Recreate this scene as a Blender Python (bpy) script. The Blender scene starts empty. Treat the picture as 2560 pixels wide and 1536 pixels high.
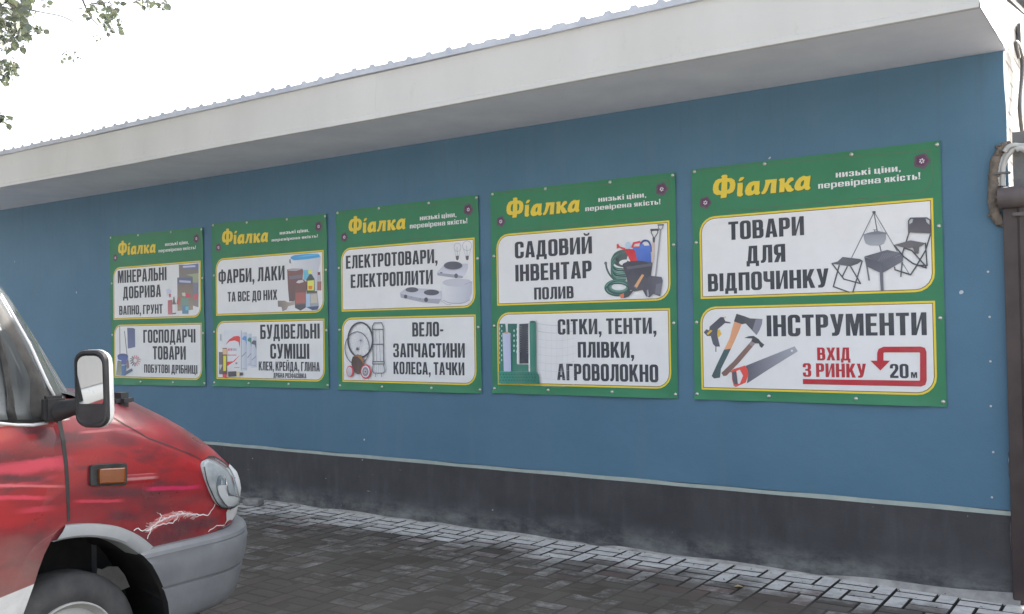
import bpy, bmesh, math, random
import numpy as np
from mathutils import Vector, Matrix
from mathutils.geometry import tessellate_polygon
random.seed(7)
SC = bpy.context.scene
COL = SC.collection

# ------------------------------------------------------------------ camera
F_PX, CAM_D, CAM_H, YAW, PITCH, ROLL = 2380.75, 6.2429, 1.65, -0.6034, 0.02056, -0.01603
fw = Vector((math.sin(YAW)*math.cos(PITCH), math.cos(YAW)*math.cos(PITCH), math.sin(PITCH)))
r0 = Vector((math.cos(YAW), -math.sin(YAW), 0)); u0 = r0.cross(fw)
rt = r0*math.cos(ROLL)+u0*math.sin(ROLL); up = -r0*math.sin(ROLL)+u0*math.cos(ROLL)
CAM_P = Vector((0, -CAM_D, CAM_H))
cam = bpy.data.cameras.new('camera'); camo = bpy.data.objects.new('camera', cam); COL.objects.link(camo)
m = Matrix.Identity(4)
for i in range(3):
    m[i][0], m[i][1], m[i][2], m[i][3] = rt[i], up[i], -fw[i], CAM_P[i]
camo.matrix_world = m
cam.sensor_width = 36; cam.lens = 36*F_PX/2560; cam.clip_end = 5000; cam.clip_start = 0.05
SC.camera = camo

# ------------------------------------------------------------------ world, sun, exposure
SUN_EL, SUN_AZ = math.radians(30), math.radians(9)      # azimuth measured from +Y (behind the shop) towards +X
w = bpy.data.worlds.new('World'); SC.world = w; w.use_nodes = True
nt = w.node_tree; bg = nt.nodes['Background']
sky = nt.nodes.new('ShaderNodeTexSky'); sky.sky_type = 'NISHITA'; sky.sun_disc = False
sky.sun_elevation = SUN_EL; sky.sun_rotation = SUN_AZ
sky.air_density = 1.0; sky.dust_density = 6.0; sky.ozone_density = 1.0
hs = nt.nodes.new('ShaderNodeHueSaturation'); hs.inputs['Saturation'].default_value = .5
nt.links.new(sky.outputs[0], hs.inputs['Color']); nt.links.new(hs.outputs[0], bg.inputs[0]); bg.inputs[1].default_value = 0.13
sun = bpy.data.lights.new('sun', 'SUN'); sun.energy = 3.0; sun.angle = math.radians(0.5); sun.color = (1, .94, .86)
suno = bpy.data.objects.new('sun', sun); COL.objects.link(suno)
sd = Vector((math.sin(SUN_AZ)*math.cos(SUN_EL), math.cos(SUN_AZ)*math.cos(SUN_EL), math.sin(SUN_EL)))
suno.rotation_euler = sd.to_track_quat('Z', 'Y').to_euler()
suno.location = (2, 8, 9)
SC.view_settings.view_transform = 'Standard'; SC.view_settings.look = 'None'
SC.view_settings.exposure = 2.38; SC.view_settings.gamma = 1
try: SC.cycles.use_denoising = True
except Exception: pass

# ------------------------------------------------------------------ helpers
def ray(px, py):
    return fw + rt*((px-1280)/F_PX) + up*((768-py)/F_PX)
def on_y(px, py, Y):
    d = ray(px, py); t = (Y-CAM_P.y)/d.y; return CAM_P + d*t
def on_x(px, py, X):
    d = ray(px, py); t = (X-CAM_P.x)/d.x; return CAM_P + d*t

def tag(o, label=None, cat=None, group=None, kind=None):
    if label: o['label'] = label
    if cat: o['category'] = cat
    if group: o['group'] = group
    if kind: o['kind'] = kind
    return o
def empty(name, loc, label=None, cat=None, group=None):
    o = bpy.data.objects.new(name, None); COL.objects.link(o); o.location = loc; o.empty_display_size = .1
    return tag(o, label, cat, group)
def base_of(p):
    v = Vector((0, 0, 0))
    while p is not None: v += Vector(p.location); p = p.parent
    return v
def obj(name, verts, faces, mat, parent=None, smooth=False, cols=None, sharp=None):
    """one mesh object from world coordinates"""
    b = base_of(parent)
    me = bpy.data.meshes.new(name)
    me.from_pydata([(v[0]-b.x, v[1]-b.y, v[2]-b.z) for v in verts], [], faces)
    me.materials.append(mat)
    if cols is not None:
        a = me.color_attributes.new('Col', 'FLOAT_COLOR', 'POINT')
        a.data.foreach_set('color', np.array(cols, dtype=np.float32).ravel())
    if smooth:
        me.polygons.foreach_set('use_smooth', [True]*len(me.polygons))
        if sharp: me.set_sharp_from_angle(angle=math.radians(sharp))
    me.update()
    o = bpy.data.objects.new(name, me); COL.objects.link(o)
    if parent is not None: o.parent = parent
    return o
class MB:
    def __init__(s): s.v = []; s.f = []
    def add(s, vs, fs):
        n = len(s.v); s.v += [tuple(v) for v in vs]; s.f += [tuple(i+n for i in f) for f in fs]
    def box(s, a, b, ch=0.0):
        x0, y0, z0 = a; x1, y1, z1 = b
        if ch <= 0:
            s.add([(x0,y0,z0),(x1,y0,z0),(x1,y1,z0),(x0,y1,z0),(x0,y0,z1),(x1,y0,z1),(x1,y1,z1),(x0,y1,z1)],
                  [(0,3,2,1),(4,5,6,7),(0,1,5,4),(1,2,6,5),(2,3,7,6),(3,0,4,7)])
        else:
            bm = bmesh.new(); bmesh.ops.create_cube(bm, size=1)
            for v in bm.verts: v.co = Vector(((x0+x1)/2+v.co.x*(x1-x0), (y0+y1)/2+v.co.y*(y1-y0), (z0+z1)/2+v.co.z*(z1-z0)))
            bmesh.ops.bevel(bm, geom=bm.edges[:], offset=ch, segments=2, affect='EDGES')
            bm.verts.index_update(); s.add([v.co[:] for v in bm.verts], [[v.index for v in f.verts] for f in bm.faces]); bm.free()
    def tube(s, pts, r, n=10, cap=True):
        pts = [Vector(p) for p in pts]; rs = r if isinstance(r, (list, tuple)) else [r]*len(pts)
        base = len(s.v); vs = []; fs = []
        prev = None
        for i, p in enumerate(pts):
            t = (pts[min(i+1, len(pts)-1)]-pts[max(i-1, 0)]).normalized()
            if prev is None:
                a = t.orthogonal().normalized()
            else:
                a = (prev-t*prev.dot(t)).normalized()
            prev = a; b2 = t.cross(a)
            for k in range(n):
                an = 2*math.pi*k/n; vs.append(p+(a*math.cos(an)+b2*math.sin(an))*rs[i])
        for i in range(len(pts)-1):
            for k in range(n):
                fs.append((i*n+k, i*n+(k+1)%n, (i+1)*n+(k+1)%n, (i+1)*n+k))
        if cap: fs.append(tuple(range(n))[::-1]); fs.append(tuple((len(pts)-1)*n+k for k in range(n)))
        s.add(vs, fs)
    def lathe_x(s, prof, c, n=48):
        """profile [(x, r)] turned about the X axis through c"""
        vs = []; fs = []
        for (x, r) in prof:
            for k in range(n):
                a = 2*math.pi*k/n; vs.append((c[0]+x, c[1]+r*math.cos(a), c[2]+r*math.sin(a)))
        for i in range(len(prof)-1):
            for k in range(n):
                fs.append((i*n+k, i*n+(k+1)%n, (i+1)*n+(k+1)%n, (i+1)*n+k))
        s.add(vs, fs)
    def build(s, name, mat, parent=None, smooth=False, sharp=None):
        return obj(name, s.v, s.f, mat, parent, smooth, None, sharp)
def spline(pts, n=8):
    P = [Vector(p) for p in pts]; out = []
    for i in range(len(P)-1):
        a, b, c, d = P[max(i-1, 0)], P[i], P[i+1], P[min(i+2, len(P)-1)]
        for k in range(n):
            t = k/n; out.append(.5*((2*b)+(c-a)*t+(2*a-5*b+4*c-d)*t*t+(3*b-a-3*c+d)*t**3))
    return out+[P[-1]]

# ------------------------------------------------------------------ materials
def mat(name, color=(.5, .5, .5), rough=.6, metal=0.0, spec=.5, coat=0.0):
    mt = bpy.data.materials.new(name); mt.use_nodes = True
    b = mt.node_tree.nodes['Principled BSDF']
    b.inputs['Base Color'].default_value = (*color, 1); b.inputs['Roughness'].default_value = rough
    b.inputs['Metallic'].default_value = metal; b.inputs['Specular IOR Level'].default_value = spec
    b.inputs['Coat Weight'].default_value = coat; b.inputs['Coat Roughness'].default_value = .08
    return mt
class NT:
    def __init__(s, mt): s.t = mt.node_tree; s.b = s.t.nodes['Principled BSDF']
    def n(s, typ, **kw):
        nd = s.t.nodes.new(typ)
        for k, v in kw.items(): setattr(nd, k, v)
        return nd
    def l(s, a, b): s.t.links.new(a, b)
    def coord(s): return s.n('ShaderNodeTexCoord').outputs['Object']
    def mapping(s, src, scale=(1, 1, 1), loc=(0, 0, 0), rot=(0, 0, 0)):
        mp = s.n('ShaderNodeMapping'); mp.inputs['Scale'].default_value = scale; mp.inputs['Location'].default_value = loc; mp.inputs['Rotation'].default_value = rot
        s.l(src, mp.inputs['Vector']); return mp.outputs[0]
    def noise(s, src, scale, detail=4, rough=.55, dist=0.0):
        nd = s.n('ShaderNodeTexNoise'); nd.inputs['Scale'].default_value = scale; nd.inputs['Detail'].default_value = detail
        nd.inputs['Roughness'].default_value = rough; nd.inputs['Distortion'].default_value = dist
        s.l(src, nd.inputs['Vector']); return nd.outputs['Fac']
    def ramp(s, src, stops):
        nd = s.n('ShaderNodeValToRGB'); e = nd.color_ramp.elements
        while len(e) < len(stops): e.new(.5)
        for q, (p, c) in zip(e, stops):
            q.position = p; q.color = (*c, 1) if isinstance(c, tuple) else (c, c, c, 1)
        s.l(src, nd.inputs[0]); return nd.outputs[0]
    def rng(s, src, a, b, c=0., d=1., smooth=False):
        nd = s.n('ShaderNodeMapRange'); nd.clamp = True
        if smooth: nd.interpolation_type = 'SMOOTHSTEP'
        for i, v in enumerate((a, b, c, d)): nd.inputs[i+1].default_value = v
        s.l(src, nd.inputs[0]); return nd.outputs[0]
    def math(s, op, a, b=None):
        nd = s.n('ShaderNodeMath', operation=op)
        for i, v in enumerate((a, b)):
            if v is None: continue
            if isinstance(v, (int, float)): nd.inputs[i].default_value = v
            else: s.l(v, nd.inputs[i])
        return nd.outputs[0]
    def mix(s, fac, a, b, mode='MIX'):
        nd = s.n('ShaderNodeMix', data_type='RGBA', blend_type=mode)
        for i, v in ((0, fac), (6, a), (7, b)):
            if isinstance(v, (int, float)): nd.inputs[i].default_value = v
            elif isinstance(v, tuple): nd.inputs[i].default_value = (*v, 1)
            else: s.l(v, nd.inputs[i])
        return nd.outputs[2]
    def xyz(s, src):
        nd = s.n('ShaderNodeSeparateXYZ'); s.l(src, nd.inputs[0]); return nd.outputs
    def attr(s, name):
        return s.n('ShaderNodeAttribute', attribute_name=name).outputs['Color']
    def color(s, c): s.l(c, s.b.inputs['Base Color'])
    def rough(s, c): s.l(c, s.b.inputs['Roughness'])
    def bump(s, h, strength=.3, dist=.01):
        nd = s.n('ShaderNodeBump'); nd.inputs['Strength'].default_value = strength; nd.inputs['Distance'].default_value = dist
        s.l(h, nd.inputs['Height']); s.l(nd.outputs[0], s.b.inputs['Normal'])

def noisy(name, c1, c2, scale=8, rough=.6, bump=.1, detail=6, metal=0., spec=.5, stretch=(1, 1, 1)):
    mt = mat(name, c1, rough, metal, spec); n = NT(mt)
    f = n.noise(n.mapping(n.coord(), stretch), scale, detail)
    n.color(n.ramp(f, [(.35, c1), (.68, c2)]))
    if bump: n.bump(n.noise(n.coord(), scale*9, 3), bump, .004)
    return mt

M = {}
# blue wall paint: roller mottling, chalky specks, faint vertical runs
mt = mat('blue_wall_paint', rough=.62, spec=.3); n = NT(mt); co = n.coord()
c = n.ramp(n.noise(co, 1.1, 6, .6), [(.3, (.076, .166, .246)), (.7, (.098, .198, .286))])
c = n.mix(n.rng(n.noise(n.mapping(co, (2.2, 1, .25)), 3.0, 5), .55, .8, 0, .35), c, (.13, .19, .25))
c = n.mix(n.rng(n.noise(co, 170, 2), .35, .65, 0, .22), c, (.12, .22, .33))
c = n.mix(n.rng(n.noise(co, 19, 1, .3), .815, .83), c, (.50, .55, .57))
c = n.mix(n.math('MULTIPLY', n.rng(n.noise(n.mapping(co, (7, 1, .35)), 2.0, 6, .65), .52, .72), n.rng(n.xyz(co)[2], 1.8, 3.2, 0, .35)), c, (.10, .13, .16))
h_ = n.math('ADD', n.math('MULTIPLY', n.noise(co, 90, 4), .22), n.math('MULTIPLY', n.noise(co, 3.5, 3), 1.6))
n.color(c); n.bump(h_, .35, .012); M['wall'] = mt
# dark plinth paint with dust, splash stains and scuffs
mt = mat('dark_plinth_paint', rough=.6, spec=.3); n = NT(mt); co = n.coord(); z = n.xyz(co)[2]
c = n.ramp(n.noise(co, 2.5, 7, .65), [(.3, (.047, .046, .051)), (.7, (.072, .071, .076))])
c = n.mix(n.rng(n.noise(n.mapping(co, (5, 1, 1.1)), 2, 6, .6), .5, .75, 0, .5), c, (.10, .10, .108))
dust = n.math('MULTIPLY', n.rng(z, .02, .24, 1, 0, True), n.rng(n.noise(n.mapping(co, (1, 1, 2.2)), 3.0, 8, .72), .40, .66))
c = n.mix(n.math('MULTIPLY', dust, .75), c, (.25, .26, .25))
c = n.mix(n.rng(n.noise(n.mapping(co, (2.5, 1, 26), rot=(0, .06, 0)), 2.3, 3, .5), .745, .76, 0, .8), c, (.35, .35, .34))
c = n.mix(n.rng(n.noise(co, 26, 1, .3), .80, .82, 0, .7), c, (.4, .4, .4))
n.color(c); n.bump(n.noise(co, 60, 5), .3, .005); M['plinth'] = mt
M['strip'] = noisy('cream_line_paint', (.34, .40, .38), (.42, .47, .43), 9, .6, .1)
# white coated sheet of the fascia
mt = mat('white_fascia_metal', rough=.42); n = NT(mt); co = n.coord()
c = n.ramp(n.noise(n.mapping(co, (.8, 1, .3)), 2, 5), [(.3, (.53, .525, .50)), (.7, (.59, .585, .56))])
c = n.mix(n.rng(n.noise(n.mapping(co, (1, 1, .6)), 9, 6, .7), .62, .78, 0, .45), c, (.42, .41, .38))
n.color(c); n.bump(n.noise(n.mapping(co, (.7, 1, 3)), 3, 2), .12, .02); M['fascia'] = mt
M['soffit'] = noisy('grey_soffit_board', (.68, .70, .76), (.76, .78, .83), 3, .55, .08, 5, stretch=(1, 1, 1))
M['roof'] = noisy('galvanised_roof_sheet', (.44, .48, .56), (.54, .58, .65), 6, .4, .05)
# white silicate brick
mt = mat('white_silicate_brick', rough=.85); n = NT(mt); co = n.coord(); s3 = n.xyz(co)
cb = n.n('ShaderNodeCombineXYZ'); n.l(s3[1], cb.inputs[0]); n.l(s3[2], cb.inputs[1])
bk = n.n('ShaderNodeTexBrick'); bk.inputs['Scale'].default_value = 1; bk.inputs['Brick Width'].default_value = .255; bk.inputs['Row Height'].default_value = .1
bk.inputs['Mortar Size'].default_value = .009; bk.inputs['Color1'].default_value = (.27, .265, .255, 1); bk.inputs['Color2'].default_value = (.22, .215, .205, 1); bk.inputs['Mortar'].default_value = (.035, .033, .031, 1)
n.l(cb.outputs[0], bk.inputs['Vector'])
n.color(n.mix(n.rng(n.noise(co, 14, 5), .45, .75, 0, .4), bk.outputs['Color'], (.26, .25, .23))); n.bump(bk.outputs['Fac'], -.6, .01); M['brick'] = mt
# gate and steel
M['brown'] = noisy('brown_gate_paint', (.036, .025, .025), (.060, .042, .040), 5, .45, .15)
M['brown2'] = noisy('brown_tube_paint', (.085, .070, .072), (.125, .105, .102), 9, .55, .2)
M['foam'] = noisy('weathered_mounting_foam', (.13, .11, .09), (.24, .20, .165), 25, .95, .8)
M['conduit'] = noisy('grey_plastic_conduit', (.42, .42, .40), (.55, .55, .53), 12, .5, .08)
M['cable'] = noisy('dark_grey_cable', (.10, .10, .10), (.17, .17, .165), 12, .6, .05)
M['grey_sheet'] = noisy('weathered_grey_sheet', (.12, .125, .13), (.22, .22, .22), 7, .7, .2)
M['screw'] = mat('zinc_screw', (.58, .58, .56), .35, .8)
M['plug'] = mat('white_wall_plug', (.62, .60, .56), .7)
# paving
mt = mat('concrete_pavers', rough=.88, spec=.3); n = NT(mt); co = n.coord(); y = n.xyz(co)[1]
at = n.n('ShaderNodeAttribute', attribute_name='Col'); tint = at.outputs['Color']; rnd_ = at.outputs['Alpha']
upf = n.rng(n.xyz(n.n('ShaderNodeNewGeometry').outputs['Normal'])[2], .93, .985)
mud = n.math('MULTIPLY', n.rng(n.math('ADD', y, n.math('MULTIPLY', n.math('SUBTRACT', n.noise(co, 1.4, 6, .6), .5), 1.2)), -.35, -.95, 0, 1, True), .86)
mudc = n.ramp(n.noise(co, 1.9, 7, .6), [(.32, (.090, .077, .064)), (.62, (.122, .107, .090))])
c = n.mix(n.rng(n.noise(co, 2.9, 5, .6), .60, .74, 0, .35), tint, (.115, .066, .060))
c = n.mix(mud, c, mudc)
d1 = n.rng(n.math('ADD', n.math('ADD', y, n.math('MULTIPLY', rnd_, .22)), n.math('MULTIPLY', n.math('SUBTRACT', n.noise(co, 2.3, 7, .7), .5), .9)), -.50, -.10, 0, 1, True)
patch = n.math('MULTIPLY', n.rng(n.noise(co, 6.5, 7, .75), .46, .66), n.rng(y, -2.2, -.25, .10, .6))
patch = n.math('MULTIPLY', patch, n.rng(rnd_, .25, .75))
worn = n.rng(n.noise(co, 14, 6, .7), .25, .55, .55, 1.)
dust = n.math('MULTIPLY', n.math('MULTIPLY', n.math('MAXIMUM', d1, patch), worn), upf)
c = n.mix(dust, c, (.72, .70, .665))
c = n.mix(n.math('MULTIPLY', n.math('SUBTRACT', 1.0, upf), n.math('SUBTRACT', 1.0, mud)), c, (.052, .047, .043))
c = n.mix(n.rng(n.noise(co, 38, 2, .4), .70, .74, 0, .55), c, (.030, .026, .023))
n.color(c); n.bump(n.noise(co, 120, 4, .6), .5, .004); M['paver'] = mt
M['ground'] = noisy('dusty_ground', (.22, .205, .19), (.30, .285, .26), 1.4, .95, .4, 8)
M['mortar'] = noisy('pale_mortar', (.24, .23, .215), (.46, .44, .42), 7, .9, .6, 8)
# vinyl of the banners
M['vinyl'] = noisy('green_banner_vinyl', (.040, .205, .100), (.048, .23, .115), 3, .5, .05, spec=.35)
mt = mat('banner_print', rough=.5, spec=.35); n = NT(mt); co = n.coord(); n.color(n.mix(n.rng(n.noise(co, 5, 6, .65), .45, .75, 0, .12), n.attr('Col'), (.40, .39, .37))); n.bump(n.noise(n.mapping(co, (1, 1, 1.6), rot=(0, .6, 0)), 2.6, 3), .35, .02); M['print'] = mt
# the van
def van_paint():
    mt = mat('airbrushed_red_paint', rough=.34, spec=.36, coat=.22); n = NT(mt)
    co = n.n('ShaderNodeTexCoord').outputs['Object']
    x, y, z = n.xyz(co)
    warp = n.noise(n.mapping(co, (1, 1.0, 2.2)), 2.2, 4)
    vec = n.n('ShaderNodeVectorMath', operation='ADD'); n.l(co, vec.inputs[0])
    cx = n.n('ShaderNodeCombineXYZ'); n.l(n.math('MULTIPLY', n.math('SUBTRACT', warp, .5), .45), cx.inputs[1]); n.l(n.math('MULTIPLY', n.math('SUBTRACT', warp, .5), .22), cx.inputs[2])
    n.l(cx.outputs[0], vec.inputs[1]); v = vec.outputs[0]
    c = n.ramp(n.noise(n.mapping(v, (1, .9, 3.2), rot=(.2, 0, 0)), 1.3, 3, .5), [(.32, (.105, .018, .026)), (.46, (.21, .016, .022)), (.56, (.33, .017, .021)), (.72, (.38, .030, .046))])
    dk = n.rng(n.noise(n.mapping(v, (1, 1.5, 4), (4, 2, 1), rot=(.15, 0, 0)), 2.2, 4, .55, .3), .50, .66, 0, .85)
    c = n.mix(n.math('MULTIPLY', dk, n.rng(y, 1.55, 1.95, 1, .3)), c, (.070, .022, .028))
    nz2 = n.noise(n.mapping(v, (1, 2, 7), (1, 5, 2)), 3.0, 5, .6)
    def band(c, A, B_, wd, col, st, soft=.05):
        y0, z0, y1_, z1 = A[0]+5.3, A[1], B_[0]+5.3, B_[1]; sl = (z1-z0)/(y1_-y0)
        d = n.math('SUBTRACT', n.math('SUBTRACT', z, n.math('MULTIPLY', n.math('SUBTRACT', y, y0), sl)), z0)
        d = n.math('ADD', d, n.math('MULTIPLY', n.math('SUBTRACT', nz2, .5), wd*1.6))
        f = n.rng(n.math('ABSOLUTE', d), wd*.25, wd, st, 0, True)
        f = n.math('MULTIPLY', f, n.math('MULTIPLY', n.rng(y, y0, y0+soft, 0, 1, True), n.rng(y, y1_-soft, y1_, 1, 0, True)))
        return n.mix(f, c, col)
    q5 = lambda px, py: (lambda p: (p.y, p.z))(on_x(px/4.947, 1040+py/4.947, -3.726))
    q6 = lambda px, py: (lambda p: (p.y, p.z))(on_x(280+px/3.709, 980+py/3.709, -3.726))
    PK, LP, DR, OR = (.56, .050, .085), (.62, .16, .17), (.070, .020, .028), (.46, .06, .035)
    c = band(c, q5(-900, 800), q5(1000, 545), .036, PK, .9, .12)
    c = band(c, q5(-900, 420), q5(330, 165), .050, OR, .7, .1)
    c = band(c, q5(-900, 1010), q5(700, 1015), .013, PK, .95, .1)
    c = band(c, q5(-600, 925), q5(500, 830), .012, PK, .8, .1)
    c = band(c, q5(-300, 860), q5(900, 875), .008, LP, .7, .1)
    c = band(c, q5(300, 870), q5(780, 720), .012, PK, .7, .1)
    c = band(c, q5(100, 1190), q5(760, 1130), .016, PK, .6, .1)
    c = band(c, q5(950, 215), q5(1480, 168), .007, LP, .8, .06)
    c = band(c, q5(860, 1060), q5(1580, 1045), .010, PK, .7, .06)
    c = band(c, q6(250, 905), q6(870, 880), .013, (.50, .02, .09), .85, .08)
    c = band(c, q6(0, 350), q6(350, 335), .008, PK, .7, .05)
    c = band(c, q6(-170, 835), q6(455, 788), .010, (.50, .22, .22), .8, .05)  # highlight along the wing crease, painted into the colour
    c = band(c, q5(300, 250), q5(820, 200), .055, DR, .8, .12)
    c = band(c, q5(-200, 760), q5(760, 800), .018, DR, .75, .1)
    c = band(c, q5(860, 650), q5(1200, 640), .016, DR, .6, .06)
    c = band(c, q5(1000, 930), q5(1900, 960), .028, DR, .75, .1)
    c = band(c, q6(-100, 1130), q6(310, 1170), .040, DR, .7, .08)
    c = band(c, q6(430, 1260), q6(1060, 1190), .036, DR, .75, .1)
    c = band(c, q6(-100, 440), q6(320, 470), .030, DR, .6, .08)
    # beige fade towards the rear of the door
    fd = n.math('MULTIPLY', n.rng(n.math('ADD', z, n.math('MULTIPLY', n.math('SUBTRACT', warp, .5), .5)), .98, .72, 0, 1, True), n.rng(y, 1.55, .95, 0, .95, True))
    c = n.mix(n.math('MULTIPLY', fd, .8), c, (.235, .125, .110))
    # upper hood is dusty and more purple
    c = n.mix(n.math('MULTIPLY', n.rng(z, 1.08, 1.34, 0, .65), n.rng(y, 1.1, 1.5)), c, (.15, .062, .075))
    # white lower rear corner and white roof
    lo = n.math('SUBTRACT', n.math('MULTIPLY', n.math('SUBTRACT', y, 1.10), .182), n.math('SUBTRACT', z, .664))
    lo = n.math('MULTIPLY', n.rng(lo, 0, .003), n.rng(y, 1.25, 1.249))
    top = n.math('MAXIMUM', n.rng(z, 1.384, 1.386), n.math('MULTIPLY', n.rng(z, 1.293, 1.295), n.rng(y, 1.27, 1.25)))
    c = n.mix(n.math('MAXIMUM', lo, top), c, (.66, .66, .64))
    c = n.mix(n.rng(n.noise(co, 60, 5, .7), .62, .75, 0, .22), c, (.30, .24, .22))
    c = n.mix(n.math('MULTIPLY', n.rng(n.noise(co, 9, 6, .7), .38, .7), n.rng(z, .95, .45, 0, .45)), c, (.22, .19, .165))
    n.color(c); n.rough(n.rng(n.noise(co, 7, 5), .3, .7, .25, .45)); return mt
M['paint'] = van_paint()
M['white_paint'] = noisy('white_van_paint', (.66, .67, .67), (.72, .72, .71), 9, .3, .0)
M['bumper'] = noisy('grey_bumper_plastic', (.155, .163, .173), (.20, .208, .216), 6, .55, .12)
M['flare'] = noisy('pale_grey_arch_trim', (.225, .24, .245), (.275, .285, .285), 6, .5, .08)
M['black'] = noisy('black_plastic', (.018, .018, .019), (.040, .040, .042), 10, .55, .1)
M['rubber'] = noisy('window_rubber', (.030, .030, .030), (.055, .055, .054), 14, .65, .1, spec=.2)
M['tyre'] = noisy('dusty_tyre_rubber', (.045, .045, .047), (.085, .083, .080), 9, .85, .3)
M['rim'] = noisy('beige_grey_rim_paint', (.34, .34, .32), (.46, .455, .43), 10, .45, .1)
M['arch'] = noisy('dark_arch_liner', (.010, .010, .011), (.022, .021, .021), 9, .9, .2)
M['bracket'] = noisy('dusty_bracket', (.15, .145, .13), (.22, .21, .19), 12, .8, .2)
M['chrome'] = mat('mirror_glass', (.30, .31, .32), .02, 1.0)
M['reflector'] = mat('headlight_reflector', (.80, .81, .82), .12, .9)
M['lampbody'] = noisy('headlight_inner_plastic', (.34, .36, .37), (.50, .52, .52), 20, .3, .1)
M['amber'] = mat('amber_lens', (.18, .046, .006), .22, 0, .5, .3)
mt = mat('headlight_lens', (.9, .92, .93), .05); n = NT(mt)
tr = n.n('ShaderNodeBsdfTransparent'); tr.inputs[0].default_value = (.90, .92, .93, 1); gl = n.n('ShaderNodeBsdfGlossy'); gl.inputs['Roughness'].default_value = .06
fr = n.n('ShaderNodeFresnel'); fr.inputs[0].default_value = 1.5; mx = n.n('ShaderNodeMixShader')
n.l(n.math('MULTIPLY', fr.outputs[0], .6), mx.inputs[0]); n.l(tr.outputs[0], mx.inputs[1]); n.l(gl.outputs[0], mx.inputs[2]); n.l(mx.outputs[0], n.t.nodes['Material Output'].inputs[0]); M['lens'] = mt
mt = mat('window_glass', rough=.03, spec=.14, coat=0.0); n = NT(mt); co = n.coord()
n.color(n.ramp(n.noise(n.mapping(co, (1, 1, .6)), 3.2, 2, .4), [(.38, (.055, .062, .066)), (.62, (.17, .18, .18))])); M['glass'] = mt
M['windscreen'] = mat('windscreen_glass', (.10, .11, .115), .04, 0, .6, .3)
# foliage
def leafmat(name, c1, c2):
    mt = mat(name, c1, .5); n = NT(mt)
    oi = n.attr('Col'); c = n.mix(n.xyz(oi)[0], c1, c2)
    n.color(c)
    tl = n.n('ShaderNodeBsdfTranslucent'); n.l(n.mix(.5, c, (.22, .26, .13)), tl.inputs[0]); mx = n.n('ShaderNodeMixShader'); mx.inputs[0].default_value = .16
    n.l(n.b.outputs[0], mx.inputs[1]); n.l(tl.outputs[0], mx.inputs[2]); n.l(mx.outputs[0], n.t.nodes['Material Output'].inputs[0]); return mt
M['leaf'] = leafmat('poplar_leaves', (.062, .076, .070), (.125, .145, .105))
M['bark'] = noisy('grey_bark', (.10, .085, .07), (.19, .165, .14), 8, .9, .6, stretch=(1, 1, .3))
M['wood'] = noisy('weathered_board', (.11, .10, .095), (.20, .185, .17), 8, .9, .4, stretch=(.3, 1, 1))
M['concrete'] = noisy('concrete_lump', (.20, .195, .19), (.33, .32, .31), 14, .9, .5)

# ================================================================== SETTING
g = 600
obj('ground', [(-g, -g, -.075), (g, -g, -.075), (g, g, -.075), (-g, g, -.075)], [(0, 1, 2, 3)], M['ground']); bpy.data.objects['ground']['kind'] = 'structure'
# paving: pairs of long bricks beside one standing brick, every second course shifted
PV = MB(); pcol = []
PA, PB, JO = .236, .118, .010
def paver(x0, y0, x1, y1):
    h = random.uniform(-.0016, .0016); ch = .005
    a = [(x0+JO/2, y0+JO/2), (x1-JO/2, y0+JO/2), (x1-JO/2, y1-JO/2), (x0+JO/2, y1-JO/2)]
    b = [(x0+JO/2+ch, y0+JO/2+ch), (x1-JO/2-ch, y0+JO/2+ch), (x1-JO/2-ch, y1-JO/2-ch), (x0+JO/2+ch, y1-JO/2-ch)]
    tx, ty = random.gauss(0, .0035), random.gauss(0, .0035); cx, cy = (x0+x1)/2, (y0+y1)/2
    zt = lambda p: h+(p[0]-cx)*tx+(p[1]-cy)*ty
    vs = [(p[0], p[1], -.03) for p in a]+[(p[0], p[1], zt(p)-.004) for p in a]+[(p[0], p[1], zt(p)) for p in b]
    fs = [(i, (i+1) % 4, 4+(i+1) % 4, 4+i) for i in range(4)]+[(4+i, 4+(i+1) % 4, 8+(i+1) % 4, 8+i) for i in range(4)]+[(8, 9, 10, 11)]
    PV.add(vs, fs)
    k = random.uniform(.7, 1.35); rd = random.random()
    cc = (.115*k, .102*k, .090*k) if rd > .2 else (.125*k, .082*k, .074*k)
    pcol.extend([(*cc, random.random())]*12)
course = 0; y1 = 0.0
while y1 > -4.7:
    y0 = y1-PA; off = -2.83+(PB if course % 2 else 0)
    k0 = int((-9.4-off)/(3*PB)); k1 = int((2.6-off)/(3*PB))+1
    for k in range(k0, k1):
        xr = off+k*3*PB                         # right edge of the standing brick
        paver(xr-PB, y0, xr, y1)
        paver(xr, y0+PB, xr+PA, y1); paver(xr, y0, xr+PA, y0+PB)
    course += 1; y1 = y0
o = obj('paving', PV.v, PV.f, M['paver'], None, False, pcol); o['kind'] = 'structure'
mt = mat('joint_dirt', rough=.95, spec=.2); n = NT(mt); co = n.coord(); y = n.xyz(co)[1]
c = n.mix(n.rng(y, -.35, -.9, 0, 1, True), (.050, .045, .041), n.ramp(n.noise(co, 1.9, 7, .6), [(.32, (.082, .070, .058)), (.62, (.112, .098, .083))]))
n.color(c); n.bump(n.noise(co, 90, 5), .5, .006)
from mathutils import noise as mn
nx, ny = 150, 70; vs = []; fs = []
for b_ in range(ny+1):
    for a_ in range(nx+1):
        x, y = -9.6+12.4*a_/nx, -4.75*b_/ny
        t = max(0, min(1, (-y-.40+.55*mn.noise((x*.9, y*.9, 0)))/.55)); t = t*t*(3-2*t)
        vs.append((x, y, -.012+.0105*t+.0022*mn.noise((x*3, y*3, 5))*t))
for b_ in range(ny):
    for a_ in range(nx): k = b_*(nx+1)+a_; fs.append((k, k+nx+1, k+nx+2, k+1))
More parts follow.
